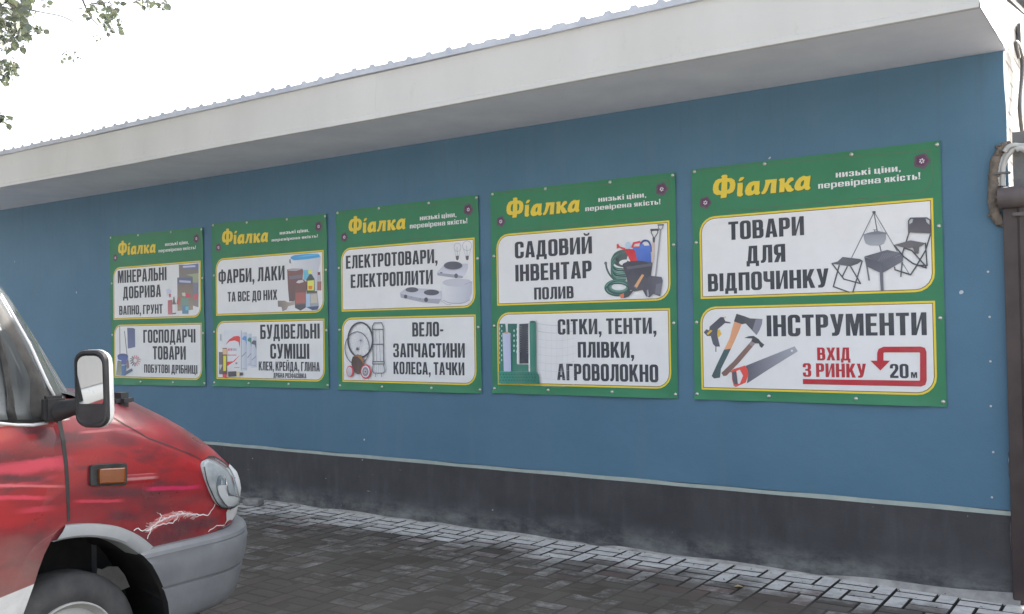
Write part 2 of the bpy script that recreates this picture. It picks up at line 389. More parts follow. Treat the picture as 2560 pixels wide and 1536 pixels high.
o = obj('paving_bed', vs, fs, mt, None, True); o['kind'] = 'structure'

# ================================================================== THE SHOP
XE = -.772                                       # right-hand end of the painted wall
XL = -15.0
shop = empty('shop_building', (-6, 0, 0), 'long low shop with blue wall, dark plinth, white fascia and ribbed metal roof', 'building')
ZP = .50; ZW = 3.228
def wavy_edge(z):                               # render coat ends a little unevenly at the corner
    k = max(0., min(1., (2.4-z)/.6)); return XE+(.004+.008*k)*math.sin(z*5.1+1)+(.002+.008*k)*math.sin(z*13.7)+(.014 if z > .55 else 0)-.014*k
mb = MB()
nz = 90
zz = [ZP+.028+(ZW-ZP-.028)*i/nz for i in range(nz+1)]
vs = []; fs = []
for z in zz: vs += [(XL, 0, z), (wavy_edge(z), 0, z), (wavy_edge(z)+.004, .05, z)]
for i in range(nz): fs += [(3*i, 3*i+1, 3*i+4, 3*i+3), (3*i+1, 3*i+2, 3*i+5, 3*i+4)]
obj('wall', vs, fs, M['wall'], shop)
vs = []; fs = []
zz = [-.06+(ZP+.06)*i/30 for i in range(31)]
for z in zz: vs += [(XL, -.004, z), (wavy_edge(z), -.004, z), (wavy_edge(z), .05, z)]
for i in range(30): fs += [(3*i, 3*i+1, 3*i+4, 3*i+3), (3*i+1, 3*i+2, 3*i+5, 3*i+4)]
obj('plinth', vs, fs, M['plinth'], shop)
vs = []; fs = []
for i in range(121):
    x = XL+(wavy_edge(.5)-XL)*i/120; d = .0025*math.sin(x*3.1)+.002*math.sin(x*9.3)
    vs += [(x, -.007, ZP+.0005+d*.3), (x, -.007, ZP+.028+d)]
for i in range(120): fs.append((2*i, 2*i+2, 2*i+3, 2*i+1))
obj('painted_line', vs, fs, M['strip'], shop)
# soffit, fascia (two bends and a lip), ribbed roof
YF = -.958
obj('soffit', [(XL, YF+.012, 3.229), (XE+.022, YF+.012, 3.229), (XE+.022, .02, 3.229), (XL, .02, 3.229)], [(0, 1, 2, 3)], M['soffit'], shop)
mb = MB()
prof = [(.10, 3.575), (.0, 3.567), (.004, 3.50), (.0, 3.40), (-.003, 3.30), (-.002, 3.262), (-.010, 3.256), (-.012, 3.226), (.010, 3.222), (.012, 3.228)]
seams = [-13.0, -9.0, -4.85]
xs = []
for x in [XL, *seams, XE+.025]: xs.append(x)
for a, b in zip(xs[:-1], xs[1:]):
    nseg = 14; vs = []; fs = []
    for i in range(nseg+1):
        x = a+.0005+(b-a-.001)*i/nseg
        for j, (dy, z) in enumerate(prof):
            vs.append((x, YF+dy+.003*math.sin(x*4.3+z*6)*(1 if 1 < j < 5 else 0), z+.003*math.sin(x*1.7)))
    k = len(prof)
    for i in range(nseg):
        for j in range(k-1): fs.append((i*k+j, i*k+j+1, (i+1)*k+j+1, (i+1)*k+j))
    mb.add(vs, fs)
mb.box((XE+.0255, YF+.012, 3.228), (XE+.028, .0, 3.56))
mb.build('fascia', M['fascia'], shop, True, 25)
# roof sheets: trapezoid ribs every 182 mm, overhanging the fascia
prof = []
x = XL; k = 0; rnd = random.Random(3)
first = -6.875-.182*45
k = 0
while True:
    c = first+.1822*k
    if c > XE+.03: break
    if c > XL:
        hgt = .019; wd = .018
        if -3.95 < c < -3.0: hgt = rnd.choice((.012, .016, .022)); wd = rnd.choice((.018, .03, .045))
        prof += [(c-wd-.014, 0), (c-wd, hgt), (c+wd, hgt), (c+wd+.014, 0)]
    k += 1
prof = [(XL, 0)]+prof+[(XE+.05, 0)]
vs = []; fs = []
for (x, h) in prof:
    sag = .004*math.sin(x*2.3)+.003*math.sin(x*5.9)
    vs += [(x, -.985, 3.606+h+sag), (x, 7.0, 4.75+h+sag), (x, -.978, 3.569+sag*.3), (x, -.945, 3.567+sag*.3)]
for i in range(len(prof)-1):
    a, b = 4*i, 4*i+4
    fs += [(a, b, b+1, a+1), (a, a+2, b+2, b), (a+2, a+3, b+3, b+2)]
obj('roof', vs, fs, M['roof'], shop)
# side wall of white brick, with grey verge sheet above
vs = [(XE+.004, .05, -.06), (XE+.004, 7, -.06), (XE+.004, 7, 4.7), (XE+.004, .05, 3.56), (XE+.004, .05, 3.22)]
obj('side_wall', vs, [(0, 1, 2, 3, 4)], M['brick'], shop)
vs = [(XE+.03, .68, 3.40), (XE+.03, .68, 3.56), (XE+.03, 7, 4.74), (XE+.03, 7, 4.40), (XE+.03, 2.2, 3.44), (XE+.03, 1.2, 3.31)]
vs += [(v[0]-.02, v[1], v[2]) for v in vs]
obj('verge_sheet', vs, [(0, 5, 4, 3, 2, 1), (0, 1, 7, 6), (1, 2, 8, 7), (0, 6, 11, 5)], M['grey_sheet'], shop)
obj('rear_wall', [(XL, 7, -.06), (XE, 7, -.06), (XE, 7, 4.7), (XL, 7, 4.7)], [(0, 1, 2, 3)], M['brick'], shop)
obj('left_wall', [(XL, 0, -.06), (XL, 7, -.06), (XL, 7, 4.7), (XL, -.9, 3.58), (XL, -.9, 3.23), (XL, 0, 3.22)], [(0, 1, 2, 3, 4, 5)], M['brick'], shop)
for (px, py) in ((2470, 680), (2474, 793), (2476, 904), (2477, 1016), (2483, 1131), (2480, 1244)):
    p = on_y(px, py, 0); mb = MB()
    mb.tube([(p.x, .002, p.z), (p.x, -.006, p.z)], [.0075, .005], 7); mb.build('wall_plug', M['plug'], shop)
# mortar fillet at the foot of the wall, thicker towards the corner
vs = []; fs = []
N = 160
for i in range(N+1):
    x = -9.4+(XE+.03+9.4)*i/N
    wdt = .014+.006*math.sin(x*4)+.005*math.sin(x*11)+max(0, (x+1.9))*.055
    hh = .012+.006*math.sin(x*7)+max(0, x+1.9)*.03
    vs += [(x, -.003, hh+.004), (x, -wdt*.5, hh*.75+.003), (x, -wdt, .003), (x, -wdt-.006, -.01)]
for i in range(N):
    for j in range(3): fs.append((4*i+j, 4*i+j+1, 4*i+5+j, 4*i+4+j))
obj('mortar_fillet', vs, fs, M['mortar'], shop, True)

# ================================================================== GATE, CONDUITS, FOAM at the corner
gate = empty('metal_gate', (.2, -.05, 0), 'dark brown sheet metal gate under a round top tube at the right-hand corner', 'gate')
mb = MB(); x0 = XE-.006
vs = []; fs = []
xs = []; x = x0
while x < 1.9:
    xs += [(x, 0), (x+.07, 0), (x+.085, .012), (x+.115, .012)]; x += .13
for (x, d) in xs: vs += [(x, -.055-d, .03), (x, -.055-d, 2.31)]
for i in range(len(xs)-1): fs.append((2*i, 2*i+2, 2*i+3, 2*i+1))
obj('sheet_panel', vs, fs, M['brown'], gate)
mb = MB(); mb.box((x0-.004, -.052, .0), (x0+.06, -.006, 2.29), .006); mb.build('gate_post', M['brown'], gate)
mb = MB(); mb.tube([(x0-.02, -.075, 2.352), (2.0, -.075, 2.352)], .062, 20); mb.build('top_tube', M['brown2'], gate, True, 40)
mb = MB(); mb.box((x0+.05, -.085, 2.24), (1.9, -.06, 2.262), .004); mb.build('flashing_strip', M['brown2'], gate)
mb = MB(); mb.box((x0+.05, .0, 2.30), (1.9, .03, 2.74)); mb.build('back_sheet', M['grey_sheet'], gate)
def hose(name, px, Y, r, label, cat='conduit', group=None, m='conduit', tail=None):
    pts = [on_y(a, b, Y+(q[0] if q else 0)) for a, b, *q in px]
    if tail: pts += [Vector(t) for t in tail]
    mb = MB(); mb.tube(spline(pts, 6), r, 10); o = mb.build(name, M[m], None, True); return tag(o, label, cat, group)
Q = lambda a, b: (2460+a/6.75, 340+b/6.75)
hose('conduit', [Q(322, 850), Q(322, 700), Q(322, 560), Q(365, 400), Q(440, 290), (2545, 367), (2585, 362), (2640, 362)], -.045, .0135, 'pale conduit nearer the gate, bending right just under the top hose')
hose('conduit', [Q(246, 850), Q(250, 720), Q(262, 560), Q(310, 400), Q(400, 280), Q(500, 215), Q(600, 205), (2575, 372), (2640, 385)], -.030, .0130, 'pale conduit rising tight against the blue wall and foam')
hose('corrugated_hose', [Q(345, 270), Q(410, 190), Q(500, 160), Q(600, 165), Q(690, 175), (2600, 372), (2660, 380)], -.055, .0145, 'light grey hose arching topmost over the conduits at the corner', 'hose')
hose('corrugated_hose', [Q(540, 235), Q(600, 215), Q(680, 235), (2580, 385), (2640, 410)], -.07, .015, 'thick pale hose ending just right of the conduit bends', 'hose')
mb = MB(); p = on_y(*Q(300, 632), -.05); mb.box((p.x-.045, -.066, p.z-.006), (p.x+.045, -.030, p.z+.006), .002); tag(mb.build('conduit_clip', M['cable']), 'small dark clip holding the two pale conduits', 'clip')
# foam bead
rnd = random.Random(5)
pts = [on_y(*Q(a, b), -.022) for a, b in ((395, 190), (330, 205), (270, 255), (225, 340), (195, 450), (180, 600), (172, 760), (165, 900), (160, 1040), (165, 1180), (190, 1330), (260, 1430), (300, 1500))]
sp = spline(pts, 5); mb = MB()
mb.tube(sp, [.020+.006*rnd.random()+(.008 if 15 < i < 55 else 0) for i in range(len(sp))], 10)
for i in range(120):
    p = rnd.choice(sp)+Vector((rnd.gauss(0, .014), rnd.gauss(-.006, .008), rnd.gauss(0, .014))); r = rnd.uniform(.006, .016)
    bm = bmesh.new(); bmesh.ops.create_icosphere(bm, subdivisions=1, radius=r)
    mb.add([v.co+p for v in bm.verts], [[v.index for v in f.verts] for f in bm.faces]); bm.free()
tag(mb.build('foam_bead', M['foam'], None, True), 'brown lumpy foam filling round the conduits at the wall corner', 'foam')
mb = MB(); sp = [Vector((wavy_edge(z)+.012+.004*rnd.random(), -.012, z)) for z in np.linspace(.02, 2.16, 70)]
mb.tube(sp, [.011+.007*abs(math.sin(i*.9))*rnd.random() for i in range(70)], 8); tag(mb.build('joint_sealant', M['brown2'], None, True), 'dark uneven sealant bead between the blue wall and the brown gate', 'sealant')
# aerial cable on the brick side wall
XS = XE+.04; B = lambda a, b: on_x(2440+a/3.225, 60+b/3.225, XS)
pts = [B(345, 270), B(322, 165), B(335, 155), B(358, 220), B(372, 330), B(366, 480), B(352, 660), B(362, 800), B(380, 930), B(392, 1040)]
mb = MB(); mb.tube(spline(pts, 6), .012, 8); tag(mb.build('hanging_cable', M['cable'], None, True), 'dark cable looped at the top of the white brick side wall', 'cable')

# ================================================================== BANNERS
lin = lambda v: (v/255)**2.2
GAIN = 1.3
def C(r, g, b, k=1.0): return tuple(min(.8, lin(q)*GAIN*k) for q in (r, g, b))
YB = -.012                                        # tracing plane of the print
class Print:
    """flat print on a banner: stacked thin layers of coloured polygons"""
    def __init__(s, y0): s.v = []; s.f = []; s.c = []; s.y = y0
    def poly(s, pts, col, holes=(), grad=None):
        s.y -= .00012
        loops = [[Vector((p[0], p[1], 0)) for p in l] for l in (pts, *holes)]
        tris = tessellate_polygon(loops); flat = [p for l in loops for p in l]; n0 = len(s.v)
        if grad:
            col2, ax = grad; lo = min(p[ax] for p in flat); hi = max(p[ax] for p in flat)
        for p in flat:
            s.v.append((p.x, s.y, p.y))
            if grad:
                t = (p[ax]-lo)/(hi-lo+1e-9); s.c.append((*[a*(1-t)+b*t for a, b in zip(col, col2)], 1))
            else: s.c.append((*col, 1))
        for t in tris:
            a, b, c = (flat[i] for i in t)
            if (b-a).cross(c-a).z < 0: t = (t[0], t[2], t[1])
            s.f.append(tuple(n0+i for i in t))
    def build(s, name, parent, label=None):
        return tag(obj(name, s.v, s.f, M['print'], parent, False, s.c), label)
def crop(ox, oy, sc):
    def f(x, y):
        p = on_y(ox+x/sc, oy+y/sc, YB); return (p.x, p.z)
    return f
# ---- condensed grotesque capitals, unit cap height
def arcpts(cx, cy, rx, ry, a0, a1, n=6):
    return [(cx+rx*math.cos(math.radians(a0+(a1-a0)*i/n)), cy+ry*math.sin(math.radians(a0+(a1-a0)*i/n))) for i in range(n+1)]
def rr(x0, y0, x1, y1, r):
    r = r if isinstance(r, tuple) else (r,)*4      # bl, br, tr, tl
    o = []
    for (cx, cy, q, a) in ((x0, y0, r[0], 180), (x1, y0, r[1], 270), (x1, y1, r[2], 0), (x0, y1, r[3], 90)):
        if q <= 0: o.append((cx, cy))
        else:
            ox = cx+(q if cx == x0 else -q); oy = cy+(q if cy == y0 else -q); o += arcpts(ox, oy, q, q, a, a+90, 5)
    return o
S, H, W = .19, .145, .50
def R(x0, y0, x1, y1): return ([(x0, y0), (x1, y0), (x1, y1), (x0, y1)], [])
def ring(x0, y0, x1, y1, r, s=S, h=H):
    r = r if isinstance(r, tuple) else (r,)*4
    return (rr(x0, y0, x1, y1, r), [rr(x0+s, y0+h, x1-s, y1-h, tuple(max(0, q-.13) for q in r))])
def P(*p): return (list(p), [])
def cshape(x0, y0, x1, y1, r, g0, g1, s=S, h=H):   # C: ring opened on the right between g0 and g1
    o = rr(x0, y0, x1, y1, r); i = rr(x0+s, y0+h, x1-s, y1-h, max(.01, r-.13))
    def cut(l, lo, hi):                           # walk from just above hi counter-clockwise to just below lo
        ups = [p for p in l if not (lo < p[1] < hi and p[0] > (x0+x1)/2)]
        k = max(range(len(ups)), key=lambda q: ((ups[q][0] > (x0+x1)/2), -(abs(ups[q][1]-hi)) if ups[q][1] >= hi else -9))
        return ups[k:]+ups[:k]
    oo, ii = cut(o, g0, g1), cut(i, g0, g1)
    return ([(x1, g1)]+oo+[(x1, g0), (x1-s, g0)]+ii[::-1]+[(x1-s, g1)], [])
GL = {
 'А': (.54, [([(0,0),(.155,1),(.385,1),(.54,0),(.345,0),(.325,.19),(.215,.19),(.195,0)], [[(.228,.32),(.312,.32),(.27,.78)]])]),
 'Б': (W, [R(0,0,S,1), R(S,1-H,.46,1), ring(0,0,W,.62,(.0,.17,.17,0))]),
 'В': (W, [ring(0,.44,.48,1,(0,.15,.17,0)), ring(0,0,W,.57,(0,.17,.15,0))]),
 'Г': (.42, [R(0,0,S,1), R(S,1-H,.42,1)]),
 'Д': (.58, [([(0,-.16),(0,H),(.055,H),(.12,1),(.50,1),(.50,H),(.57,H),(.57,-.16),(.42,-.16),(.42,0),(.15,0),(.15,-.16)], [[(.225,H),(.31,H),(.31,1-H),(.262,1-H)]])]),
 'Е': (.43, [R(0,0,S,1), R(S,1-H,.42,1), R(S,.43,.39,.57), R(S,0,.43,H)]),
 'З': (W, [P((0,.70),(0,.84),(.03,.94),(.12,1),(.38,1),(.46,.94),(.49,.84),(.49,.64),(.46,.56),(.40,.515),(.47,.46),(.50,.38),(.50,.16),(.47,.06),(.38,0),(.12,0),(.03,.06),(0,.16),(0,.32),(.18,.32),(.18,.17),(.21,.13),(.28,.13),(.31,.17),(.31,.40),(.28,.445),(.15,.445),(.15,.575),(.27,.575),(.30,.62),(.30,.83),(.27,.87),(.21,.87),(.18,.83),(.18,.70))]),
 'И': (.53, [R(0,0,.18,1), R(.35,0,.53,1), P((.18,.0),(.18,.30),(.35,1.0),(.35,.70))]),
 'Й': (.53, [R(0,0,.18,1), R(.35,0,.53,1), P((.18,.0),(.18,.30),(.35,1.0),(.35,.70)), P((.10,1.22),(.19,1.22),(.22,1.155),(.31,1.155),(.34,1.22),(.43,1.22),(.39,1.10),(.32,1.055),(.21,1.055),(.14,1.10))]),
 'І': (S, [R(0,0,S,1)]),
 'К': (.53, [R(0,0,S,1), P((S,.34),(S,.62),(.32,1),(.52,1),(.355,.56),(.54,0),(.335,0),(.235,.40))]),
 'Л': (.52, [P((0,0),(0,.14),(.05,.15),(.08,.22),(.10,1),(.52,1),(.52,0),(.33,0),(.33,1-H),(.26,1-H),(.245,.20),(.20,.06),(.12,0))]),
 'М': (.66, [R(0,0,.16,1), R(.50,0,.66,1), P((.16,1),(.25,1),(.33,.52),(.41,1),(.50,1),(.50,.62),(.40,0),(.26,0),(.16,.62))]),
 'Н': (.52, [R(0,0,S,1), R(.33,0,.52,1), R(S,.43,.33,.575)]),
 'О': (W, [ring(0,-.01,W,1.01,.18)]),
 'П': (.52, [R(0,0,S,1), R(.33,0,.52,1), R(S,1-H,.33,1)]),
 'Р': (.48, [R(0,0,S,.45), ring(0,.38,.48,1,(0,.17,.17,0))]),
 'С': (W, [cshape(0,-.01,W,1.01,.18,.38,.64)]),
 'Т': (.46, [R(.135,0,.325,1-H), R(0,1-H,.46,1)]),
 'У': (.52, [P((0,1),(.19,1),(.27,.52),(.33,1),(.52,1),(.37,.20),(.33,.07),(.24,0),(.06,0),(.06,.14),(.15,.15),(.175,.22),(.165,.30))]),
 'Ф': (.70, [ring(0,.14,.70,.88,.20,.17,.13), R(.265,-.03,.435,1.03)]),
 'Х': (.54, [P((0,1),(.20,1),(.27,.70),(.34,1),(.54,1),(.38,.51),(.54,0),(.34,0),(.27,.31),(.20,0),(0,0),(.16,.51))]),
 'Ц': (.56, [R(0,0,S,1), R(.33,0,.52,1), R(S,0,.33,H), R(.42,-.16,.57,0), R(.52,0,.57,H)]),
 'Ч': (.50, [R(.31,0,.50,1), P((0,1),(.19,1),(.19,.62),(.22,.56),(.31,.56),(.31,.41),(.14,.41),(.04,.46),(0,.58))]),
 'Ш': (.78, [R(0,0,.18,1), R(.30,0,.48,1), R(.60,0,.78,1), R(.18,0,.30,H), R(.48,0,.60,H)]),
 'Ь': (.48, [R(0,.6,S,1), ring(0,0,.48,.62,(0,.17,.17,0))]),
 'Я': (.50, [R(.31,0,.50,.45), ring(.0,.38,.50,1,(.17,0,0,.17)), P((0,0),(.19,0),(.31,.38),(.14,.42))]),
 ',': (.18, [P((0,0),(0,.18),(.18,.18),(.18,-.02),(.10,-.20),(.02,-.20),(.07,0))]),
 '-': (.26, [R(0,.34,.26,.48)]), ' ': (.14, []),
 '2': (.50, [P((0,0),(0,.18),(.28,.58),(.31,.68),(.31,.83),(.28,.875),(.21,.875),(.18,.83),(.18,.68),(0,.68),(0,.83),(.04,.95),(.14,1),(.36,1),(.46,.95),(.50,.83),(.50,.66),(.45,.52),(.22,.16),(.50,.16),(.50,0))]),
 '0': (.52, [ring(0,-.01,.52,1.01,.19)]),
 '!': (.18, [R(0,0,.18,.2), P((0,1.4),(.18,1.4),(.14,.30),(.04,.30))]),
 # lower case of the slogan (x-height 1, wide)
 'е': (.62, [P((.62,.28),(.60,.12),(.50,0),(.12,0),(.02,.1),(0,.25),(0,.75),(.02,.9),(.12,1),(.50,1),(.60,.9),(.62,.75),(.62,.42),(.19,.42),(.19,.24),(.25,.18),(.38,.18),(.43,.22),(.43,.28)), ]),
 'а': (.62, [P((.03,.68),(.04,.9),(.14,1),(.50,1),(.60,.9),(.62,.78),(.62,0),(.12,0),(.02,.1),(0,.2),(0,.42),(.03,.54),(.12,.62),(.43,.62),(.43,.80),(.38,.84),(.25,.84),(.21,.80),(.21,.68))]),
 'р': (.62, [R(0,-.38,.19,1), ring(0,0,.62,1,(0,.18,.18,0),.19,.17)]),
 'і': (.19, [R(0,0,.19,1), R(0,1.14,.19,1.34)]),
}
EHOLE = {'е': [(.19,.57),(.43,.57),(.43,.78),(.38,.83),(.25,.83),(.19,.78)], 'а': [(.19,.17),(.43,.17),(.43,.46),(.24,.46),(.19,.40)]}
for k, hle in EHOLE.items():
    wd, ps = GL[k]; GL[k] = (wd, [(ps[0][0], [hle])])
def text(pr, s, x0, x1, z0, z1, col, gap=.075, low=False):
    """set a line of text between x0 and x1, base line z0, cap line z1"""
    tot = sum(GL[c][0]+gap for c in s)-gap
    kx = (x1-x0)/tot; kz = z1-z0; x = x0
    y0 = pr.y
    for c in s:
        wd, ps = GL[c]
        for i, (o_, hs) in enumerate(ps):
            pr.y = y0-.00012*i
            f = lambda p: (x+p[0]*kx, z0+p[1]*kz)
            pr.poly([f(p) for p in o_], col, [[f(p) for p in h] for h in hs])
        x += (wd+gap)*kx
    pr.y = y0-.0006
# banner corners on the wall, from the photograph (TL, TR, BR, BL)
CR = {5: crop(1700, 340, 2.12), 4: crop(1200, 410, 2.473), 3: crop(820, 460, 2.7488), 2: crop(500, 520, 3.157), 1: crop(250, 550, 3.371)}
CORN = {5: [(62,178),(1379,24),(1414,1437),(77,1396)], 4: [(64,176),(1206,50),(1223,1452),(77,1417)], 3: [(54,188),(1032,74),(1056,1441),(72,1414)],
        2: [(92,124),(998,46),(1018,1427),(103,1408)], 1: [(80,137),(864,60),(889,1403),(98,1388)]}
def quad(i):
    return [CR[i](*p) for p in CORN[i]]
def bil(q, u, v):                                 # u right, v down
    (a, b, c, d) = q
    return tuple((a[k]*(1-u)+b[k]*u)*(1-v)+(d[k]*(1-u)+c[k]*u)*v for k in (0, 1))
def inv(q, p):
    u = v = .5
    for _ in range(25):
        x = bil(q, u, v); e = 1e-4; xu = bil(q, u+e, v); xv = bil(q, u, v+e)
        J = np.array([[(xu[0]-x[0])/e, (xv[0]-x[0])/e], [(xu[1]-x[1])/e, (xv[1]-x[1])/e]])
        d = np.linalg.solve(J, np.array([p[0]-x[0], p[1]-x[1]])); u += d[0]; v += d[1]
    return (u, v)
Q5 = quad(5)
U5 = lambda x, y: inv(Q5, CR[5](x, y))
HZ = crop(1770, 400, 4.498)
# "name of the shop" letters traced in the header of the largest banner
NAME = [
 [[(145,185),(165,170),(205,166),(218,180),(214,205),(260,205),(296,228),(308,270),(302,320),(280,360),(240,380),(212,378),(204,424),(140,432),(143,392),(95,396),(62,375),(52,335),(58,280),(82,235),(115,215),(150,210),(155,195)], [(152,248),(128,262),(116,305),(120,340),(146,352)], [(216,245),(238,250),(246,280),(238,325),(214,342)]],
 [[(342,232),(360,200),(395,190),(408,202),(385,228),(350,242)]],
 [[(330,262),(388,256),(390,300),(384,370),(392,380),(388,400),(365,414),(328,408),(324,380),(330,300)]],
 [[(580,236),(540,240),(510,238),(460,258),(428,300),(412,350),(420,388),(450,404),(490,398),(520,380),(532,392),(560,394),(582,378),(584,362),(574,352)], [(510,282),(518,285),(516,330),(498,352),(486,340),(490,305)]],
 [[(640,226),(774,214),(766,290),(762,372),(700,376),(706,300),(712,258),(698,258),(680,300),(664,345),(640,378),(612,388),(598,380),(600,365),(620,340),(634,300),(644,258)]],
 [[(792,228),(812,210),(862,206),(860,262),(878,250),(900,212),(930,196),(956,200),(962,228),(935,242),(912,262),(905,275),(930,290),(944,320),(964,328),(958,346),(925,360),(890,356),(866,318),(860,300),(856,360),(798,366),(802,300),(806,242)]],
 [[(1152,176),(1110,186),(1075,178),(1025,202),(988,245),(968,300),(976,334),(1010,348),(1055,338),(1082,320),(1095,338),(1125,340),(1150,322),(1146,302),(1138,296)], [(1070,228),(1080,232),(1074,275),(1052,302),(1038,288),(1046,250)]],
]
NAME = [[[U5(*(lambda p: ((1770+p[0]/4.498-1700)*2.12, (400+p[1]/4.498-340)*2.12))(p)) for p in l] for l in gph] for gph in NAME]
def hz5(x, y): return U5((1770+x/4.498-1700)*2.12, (400+y/4.498-340)*2.12)
SLOG = [('НИзЬКі ЦіНИ,', hz5(1435, 200), hz5(2120, 76), hz5(2165, 100)), ('ПереВіреНа ЯКіСТЬ!', hz5(1238, 325), hz5(2330, 166), hz5(2385, 180))]
SCREWS = [U5(*p) for p in ((76,190),(447,148),(907,98),(1361,46),(84,566),(1371,478),(87,989),(1378,966),(90,1369),(470,1381),(932,1394),(1394,1411))]
PAN = [[U5(*p) for p in ((104,436),(1343,324),(1350,824),(105,866))], [U5(*p) for p in ((106,908),(1353,873),(1362,1375),(112,1347))]]
HEAD = [[U5(*p) for p in ((70,187),(700,128),(1330,75),(1336,200),(1330,240),(1312,275),(1270,303),(800,348),(180,404))]]
FLOW = [(U5(1281,133), .047), (U5(133,354), .042)]
GLF = {'з': 'З'}
def panel_outline(x0, z0, x1, z1, r, ins):        # square top-right / bottom-left, round top-left / bottom-right
    return rr(x0+ins, z0+ins, x1-ins, z1-ins, (0, max(.005, r-ins), 0, max(.005, r-ins)))
INK = C(62, 64, 70); RED = C(164, 50, 58); WHITE = C(204, 204, 211)
GREEN_E = C(50, 120, 88); YEL = C(206, 182, 62); BRN = C(110, 85, 55)
def wave(u, v):
    e = min(u, 1-u, 1-v) ; k = max(0, 1-e/.024); kv = max(0, (v-.974)/.026)
    return .0025*k*math.sin(v*38)+kv*.016*(.5+.5*math.sin(u*19+1.3+3*math.sin(u*5)))+.002*k+.004*k*(.5+.5*math.sin(v*17+u))
def banner(i, label, lines, art):
    q = quad(i)
    cx, cz = bil(q, .5, 1)
    root = empty('advertising_banner', (cx, -.01, cz), label, 'banner', 'green banners screwed to the blue wall')
    nu, nv = 46, 46; vs = []; fs = []
    for b in range(nv+1):
        for a in range(nu+1):
            u, v = a/nu, b/nv; x, z = bil(q, u, v); vs.append((x, -.0065-wave(u, v), z))
    for b in range(nv):
        for a in range(nu):
            k = b*(nu+1)+a; fs.append((k, k+1, k+nu+2, k+nu+1))
    obj('vinyl_sheet', vs, fs, M['vinyl'], root, True)
    for j, pc in enumerate(PAN):
        c4 = [bil(q, *p) for p in pc]
        x0 = (c4[0][0]+c4[3][0])/2; x1 = (c4[1][0]+c4[2][0])/2; z1 = (c4[0][1]+c4[1][1])/2; z0 = (c4[2][1]+c4[3][1])/2
        pr = Print(-.0078)
        pr.poly(panel_outline(x0, z0, x1, z1, .115, 0), YEL)
        pr.poly(panel_outline(x0, z0, x1, z1, .115, .0125), BRN)
        pr.poly(panel_outline(x0, z0, x1, z1, .115, .0175), WHITE)
        pr.build('text_panel', root)
    pr = Print(-.0075)                             # thin header outline
    for hl in HEAD:
        pts = [bil(q, *p) for p in hl]
        for a, b in zip(pts[:-1], pts[1:]):
            d = Vector((b[0]-a[0], b[1]-a[1])); nn = Vector((-d.y, d.x)).normalized()*.0016
            pr.poly([(a[0]-nn.x, a[1]-nn.y), (b[0]-nn.x, b[1]-nn.y), (b[0]+nn.x, b[1]+nn.y), (a[0]+nn.x, a[1]+nn.y)], C(88, 92, 78)); pr.y += .00012
    pr.build('header_outline', root)
    for (fc, rad) in FLOW:
        c0 = bil(q, *fc); pr = Print(-.0078)
        pet = [(c0[0]+rad*(1+.09*math.cos(5*a+.4))*math.cos(a), c0[1]+rad*(1+.09*math.cos(5*a+.4))*math.sin(a)) for a in np.linspace(0, 2*math.pi, 40)[:-1]]
        pr.poly(pet, C(84, 74, 84))
        pr.poly([(c0[0]+(p[0]-c0[0])*.7, c0[1]+(p[1]-c0[1])*.72+.002) for p in pet], C(84, 52, 78))
        for k in range(6):
            a = k*1.05+.3; d = (math.cos(a), math.sin(a)); t = (-d[1], d[0]); r1, r2, wd = .006, .0155, .0034
            pr.poly([(c0[0]+d[0]*r1-t[0]*wd, c0[1]+d[1]*r1-t[1]*wd), (c0[0]+d[0]*r2-t[0]*wd, c0[1]+d[1]*r2-t[1]*wd), (c0[0]+d[0]*r2+t[0]*wd, c0[1]+d[1]*r2+t[1]*wd), (c0[0]+d[0]*r1+t[0]*wd, c0[1]+d[1]*r1+t[1]*wd)], C(205, 200, 205)); pr.y += .00012
        pr.build('flower_emblem', root)
    for (dx, dz, colr, yy) in ((.005, -.005, C(78, 92, 40), -.0078), (0, 0, C(208, 180, 62), -.0084)):
        pr = Print(yy) if yy == -.0078 else pr
        pr.y = yy
        for gph in NAME:
            ls = [[(lambda p: (p[0]+dx, p[1]+dz))(bil(q, *p)) for p in l] for l in gph]
            pr.poly(ls[0], colr, ls[1:]); pr.y = yy
    pr.build('shop_name', root)
    for s, a, b, e in SLOG:
        pr = Print(-.0078)
        pa, pb, pe = bil(q, *a), bil(q, *b), bil(q, *e)
        s2 = ''.join(GLF.get(c, c) for c in s)
        text(pr, s2, pa[0], pe[0], pa[1], pb[1], C(205, 208, 205), .11)
        pr.build('slogan', root)
    for (s, bl, tr, *cc) in lines:
        pr = Print(-.0092)
        a = CR[i](*bl); b = CR[i](*tr); text(pr, s, a[0], b[0], a[1], b[1], cc[0] if cc else INK)
        pr.build('lettering', root)
    for (nm, lb, fn) in art:
        pr = Print(-.0084); fn(pr); pr.build(nm, root, lb)
    for (u, v) in SCREWS:
        x, z = bil(q, u, v); y = -.0065-wave(u, v); mb = MB()
        k = [(0, .0), (0, .013), (-.003, .0125), (-.006, .0085), (-.008, .003)]
        n_ = 10; vs = []; fs = []
        for (dy, r) in k[1:]:
            for t in range(n_): vs.append((x+r*math.cos(t*6.2832/n_), y+dy, z+r*math.sin(t*6.2832/n_)))
        for a in range(len(k)-2):
            for t in range(n_): fs.append((a*n_+t, a*n_+(t+1) % n_, (a+1)*n_+(t+1) % n_, (a+1)*n_+t))
        fs.append(tuple((len(k)-2)*n_+t for t in range(n_)))
        obj('screw', vs, fs, M['screw'], root, True)
    return root
